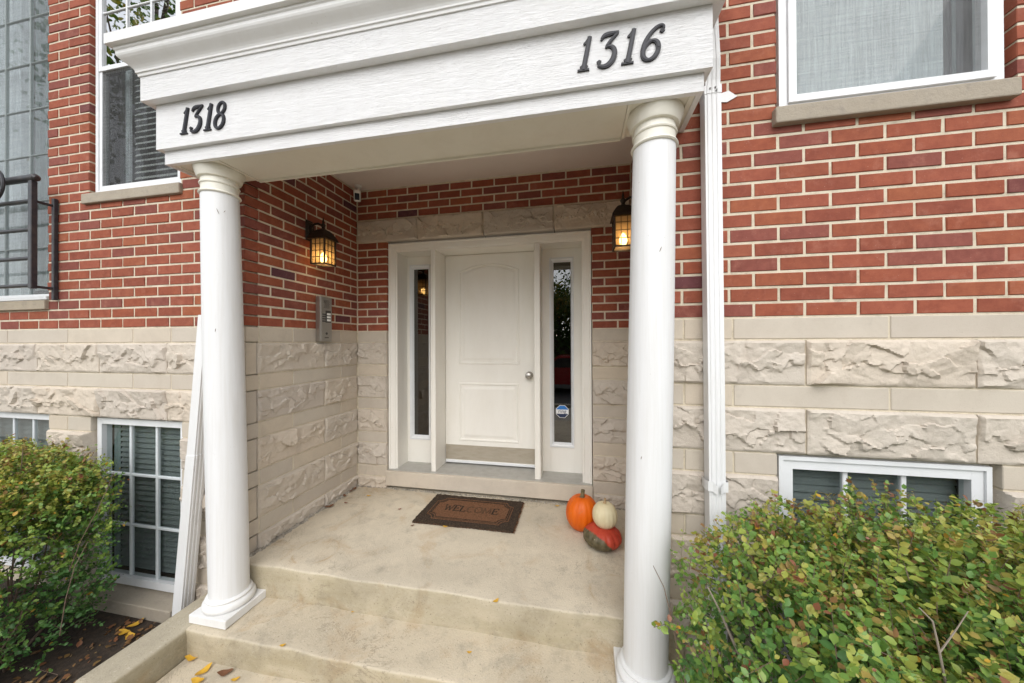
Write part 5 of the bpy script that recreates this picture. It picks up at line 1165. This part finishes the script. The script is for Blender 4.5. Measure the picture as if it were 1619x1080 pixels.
    pick = np.argsort(-(size * outer * (0.6 + .4 * rs.rand(len(S)))))[:single_leaves]; rest = np.ones(len(S), bool); rest[pick] = False
    V, F, Tv = leaf_geo(int(rest.sum()), P[rest] - np.array(loc), D[rest], Nn[rest], S[rest], T[rest])
    o = link('foliage', leaf_mesh('foliage', V, F, Tv, M_LEAF), None, t.o); o['kind'] = 'stuff'
    var = []
    for kx in range(12):
        V, F, Tv = leaf_geo(1, np.zeros((1, 3)), np.array([[1., 0, 0]]), np.array([[0, 0, 1.]]), np.ones(1), np.array([(kx + .5) / 12])); var.append(leaf_mesh('leaf', V, F, Tv, M_LEAF))
    for i in pick:
        Dm, Nm = Vector(D[i]), Vector(Nn[i]); Bm = Nm.cross(Dm)
        o = bpy.data.objects.new('leaf', var[min(11, int(T[i] * 12))]); COL.objects.link(o); o.parent = t.o
        mt = Matrix(((Dm.x, Bm.x, Nm.x), (Dm.y, Bm.y, Nm.y), (Dm.z, Bm.z, Nm.z))); o.location = Vector(P[i]) - t.loc; o.rotation_euler = mt.to_euler(); o.scale = (S[i],) * 3
    # twigs: one thin stem under every spray, and stronger branches from the ground
    m = MB(); sel = rs.rand(ntw) < .55
    for a, b_, l in zip(st[sel], out[sel], L[sel]):
        e = a + b_ * l; w = norm(np.cross(b_, [.3, .2, 1])) * .0011; w2 = norm(np.cross(b_, w)) * .0011
        m.add([a + w, a - w, a + w2, a - w2, e], [(0, 2, 4), (2, 1, 4), (1, 3, 4), (3, 0, 4)])
    t.part('twigs', m, M_BARK, kind='stuff')
    for kx in range(26):
        i = rs.randint(ntw); e = C[i]; b0 = np.array([cx + (e[0] - cx) * .45 + rs.randn() * .05, cy + (e[1] - cy) * .35, z0 - .02]); mid = (b0 + e) / 2 + rs.randn(3) * .03 + np.array([0, 0, -.03])
        mid[1] = min(mid[1], -.05); pts = [b0, (b0 + mid) / 2 + rs.randn(3) * .012, mid, (mid + e) / 2 + rs.randn(3) * .012, e]
        t.part('branch', MB().tube([tuple(p_) for p_ in pts], [.006, .005, .004, .003, .0015], 6), M_BARK)
    return t, rs
bl, rs1 = bush('loose green bush in front of the left basement windows', (-3.85, -0.40, Z_SOIL), -4.75, -3.40, -0.80, -0.08, Z_SOIL, -0.675, 5600, 11, (0.010, 0.029), .40, warm=0.05)
br_, rs2 = bush('wide green bush with reddish tips in front of the right basement window', (0.6, -0.6, Z_SOIL), -0.42, 2.1, -1.04, -0.08, Z_SOIL, -0.612, 12500, 23, (0.009, 0.029), .52)
rs = np.random.RandomState(3); nl = 420                                # uncountable litter on the soil
Pl = np.stack([np.where(rs.rand(nl) < .7, rs.uniform(-3.6, -2.98, nl), rs.uniform(-4.3, -2.98, nl)), rs.uniform(-.85, -.10, nl), Z_SOIL + rs.uniform(.003, .022, nl)], 1)
Dl = norm(rs.randn(nl, 3) * np.array([1, 1, .25])); Nl = norm(np.array([0, 0, 1.]) + .5 * rs.randn(nl, 3)); Nl = norm(Nl - Dl * (Nl * Dl).sum(-1, keepdims=True))
V, F, Tv = leaf_geo(nl, Pl, Dl, Nl, rs.uniform(.012, .036, nl), rs.uniform(.86, .93, nl)); o = link('leaf_litter', leaf_mesh('leaf_litter', V, F, Tv, M_LEAF)); o['kind'] = 'stuff'; o['label'] = 'brown leaf litter on the soil by the left bush'
# bare twigs that stick out of the bushes
def bare(t, pts, r0, mat=M_BARK): t.part('bare_twig', MB().tube(pts, list(np.linspace(r0, r0 * .45, len(pts))), 6), mat)
M_BARKL = simple('pale bare twig', (0.36, 0.30, 0.25), 0.8)
bare(br_, [(-0.33, -0.62, -1.02), (-0.37, -0.64, -0.93), (-0.40, -0.66, -0.86), (-0.43, -0.67, -0.80)], .004, M_BARKL)
bare(br_, [(-0.44, -0.55, -1.25), (-0.48, -0.57, -1.10), (-0.50, -0.58, -0.98), (-0.53, -0.60, -0.86), (-0.56, -0.60, -0.80)], .0025)
bare(br_, [(-0.02, -0.82, -0.86), (-0.05, -0.84, -0.76), (-0.07, -0.85, -0.69), (-0.10, -0.86, -0.66)], .0024, M_BARKL)
bare(br_, [(-0.05, -0.84, -0.76), (-0.03, -0.85, -0.70), (-0.02, -0.86, -0.655)], .0017, M_BARKL)
bare(bl, [(-3.40, -0.42, -1.30), (-3.28, -0.44, -1.12), (-3.20, -0.43, -0.98), (-3.17, -0.40, -0.86), (-3.16, -0.38, -0.78)], .0022)
bare(bl, [(-3.30, -0.50, -1.55), (-3.22, -0.52, -1.35), (-3.20, -0.50, -1.20), (-3.19, -0.46, -1.10)], .0022)

# ------------------------------------------------------------------ the street behind the camera (seen in the panes)
def tree(label, x, y, h, cr, seed, n=5200, group='street trees'):
    t = Thing('street_tree', label, 'tree', (x, y, -1.95), group); rs = np.random.RandomState(seed); z0 = -1.95
    tr = MB(); tr.tube([(x, y, z0), (x + .05, y, z0 + h * .2), (x - .05, y + .1, z0 + h * .45), (x + .1, y, z0 + h * .8)], [.20, .16, .12, .04], 10)
    for k in range(9):
        a = k * 2.4; zb = z0 + h * (.28 + .05 * k); e = (x + cr * .7 * math.cos(a), y + cr * .7 * math.sin(a), zb + h * .22); tr.tube([(x, y, zb), ((x + e[0]) / 2, (y + e[1]) / 2, zb + h * .08), e], [.07, .05, .015], 6)
    t.part('trunk', tr, M_TRUNK)
    c = rs.randn(46, 3) * np.array([.45, .45, .33]); c = c / np.maximum(1, np.linalg.norm(c, axis=1, keepdims=True)); ci = rs.randint(0, 46, n)
    P = np.array([x, y, z0 + h * .62]) + (c[ci] * .85 + rs.randn(n, 3) * .13) * np.array([cr, cr, h * .40])
    D = norm(rs.randn(n, 3)); N = norm(rs.randn(n, 3)); N = norm(N - D * (N * D).sum(-1, keepdims=True)); S = rs.uniform(.09, .18, n); T = np.clip(.35 + .30 * rs.randn(46)[ci] + .12 * rs.randn(n), 0, 1)
    V, F, Tv = leaf_geo(n, P - np.array([x, y, z0]), D, N, S, T); o = link('crown', leaf_mesh('crown', V, F, Tv, M_TREELEAF), None, t.o); o['kind'] = 'stuff'
tree('tall street tree with yellowing leaves across the road, left', -13.2, -6.0, 15, 3.2, 5, 4200)
tree('street tree with green and orange leaves straight behind the viewer', -1.9, -15.5, 6.2, 4.4, 6, 14000)
tree('green street tree across the road, right', 6.0, -16.5, 10, 3.6, 8)
tree('small street tree across the road between the other two', -6.6, -16.0, 9, 3.2, 9)
def hedge(label, x0, x1, y, h, seed, n=7000):
    t = Thing('hedge', label, 'hedge', ((x0 + x1) / 2, y, -1.95)); rs = np.random.RandomState(seed)
    P = np.stack([rs.uniform(x0, x1, n), y + rs.randn(n) * .25, -1.95 + h * rs.rand(n) ** .8 * (1 + .12 * np.sin(rs.rand(n) * 6))], 1); D = norm(rs.randn(n, 3)); N = norm(rs.randn(n, 3) + np.array([0, .8, .3])); N = norm(N - D * (N * D).sum(-1, keepdims=True))
    V, F, Tv = leaf_geo(n, P - np.array(t.loc), D, N, rs.uniform(.16, .32, n), np.clip(.1 + .2 * rs.rand(n), 0, 1)); o = link('foliage', leaf_mesh('foliage', V, F, Tv, M_TREELEAF), None, t.o); o['kind'] = 'stuff'
    t.part('stems', MB().box(x0, x1, y - .12, y + .12, -1.95, -1.95 + h * .8), M_TRUNK)
hedge('tall dark hedge along the far side of the road', -9, 7, -14.6, 2.6, 31)
t = Thing('parked_car', 'red parked car at the kerb across from the porch', 'car', (-1.0, -8.6, -1.93))
cx, cy = -1.0, -8.6
body = [(-2.1, .35), (-2.12, .62), (-1.9, .80), (-1.15, .88), (-.55, 1.32), (.75, 1.36), (1.45, .95), (2.05, .85), (2.12, .5), (2.05, .30)]
m = MB(); m.prism([(cx + a, -1.93 + b) for a, b in body], cy - .85, cy + .85); t.part('body', m, M_CARRED)
for s in (-1, 1):
    t.part('side_window', MB().prism([(cx + a, -1.93 + b) for a, b in ((-1.0, .92), (-.5, 1.26), (.7, 1.29), (1.2, .95))], cy + s * .855 - .004, cy + s * .855 + .004), M_DARKPL)
    for dx in (-1.3, 1.3):
        w = t.part('wheel', MB().tube([(cx + dx, cy + s * .74, -1.93 + .32), (cx + dx, cy + s * .88, -1.93 + .32)], .32, 24), M_RUBBER)
        t.part('rim', MB().tube([(cx + dx, cy + s * .875, -1.93 + .32), (cx + dx, cy + s * .892, -1.93 + .32)], .20, 16), M_STEEL, w)
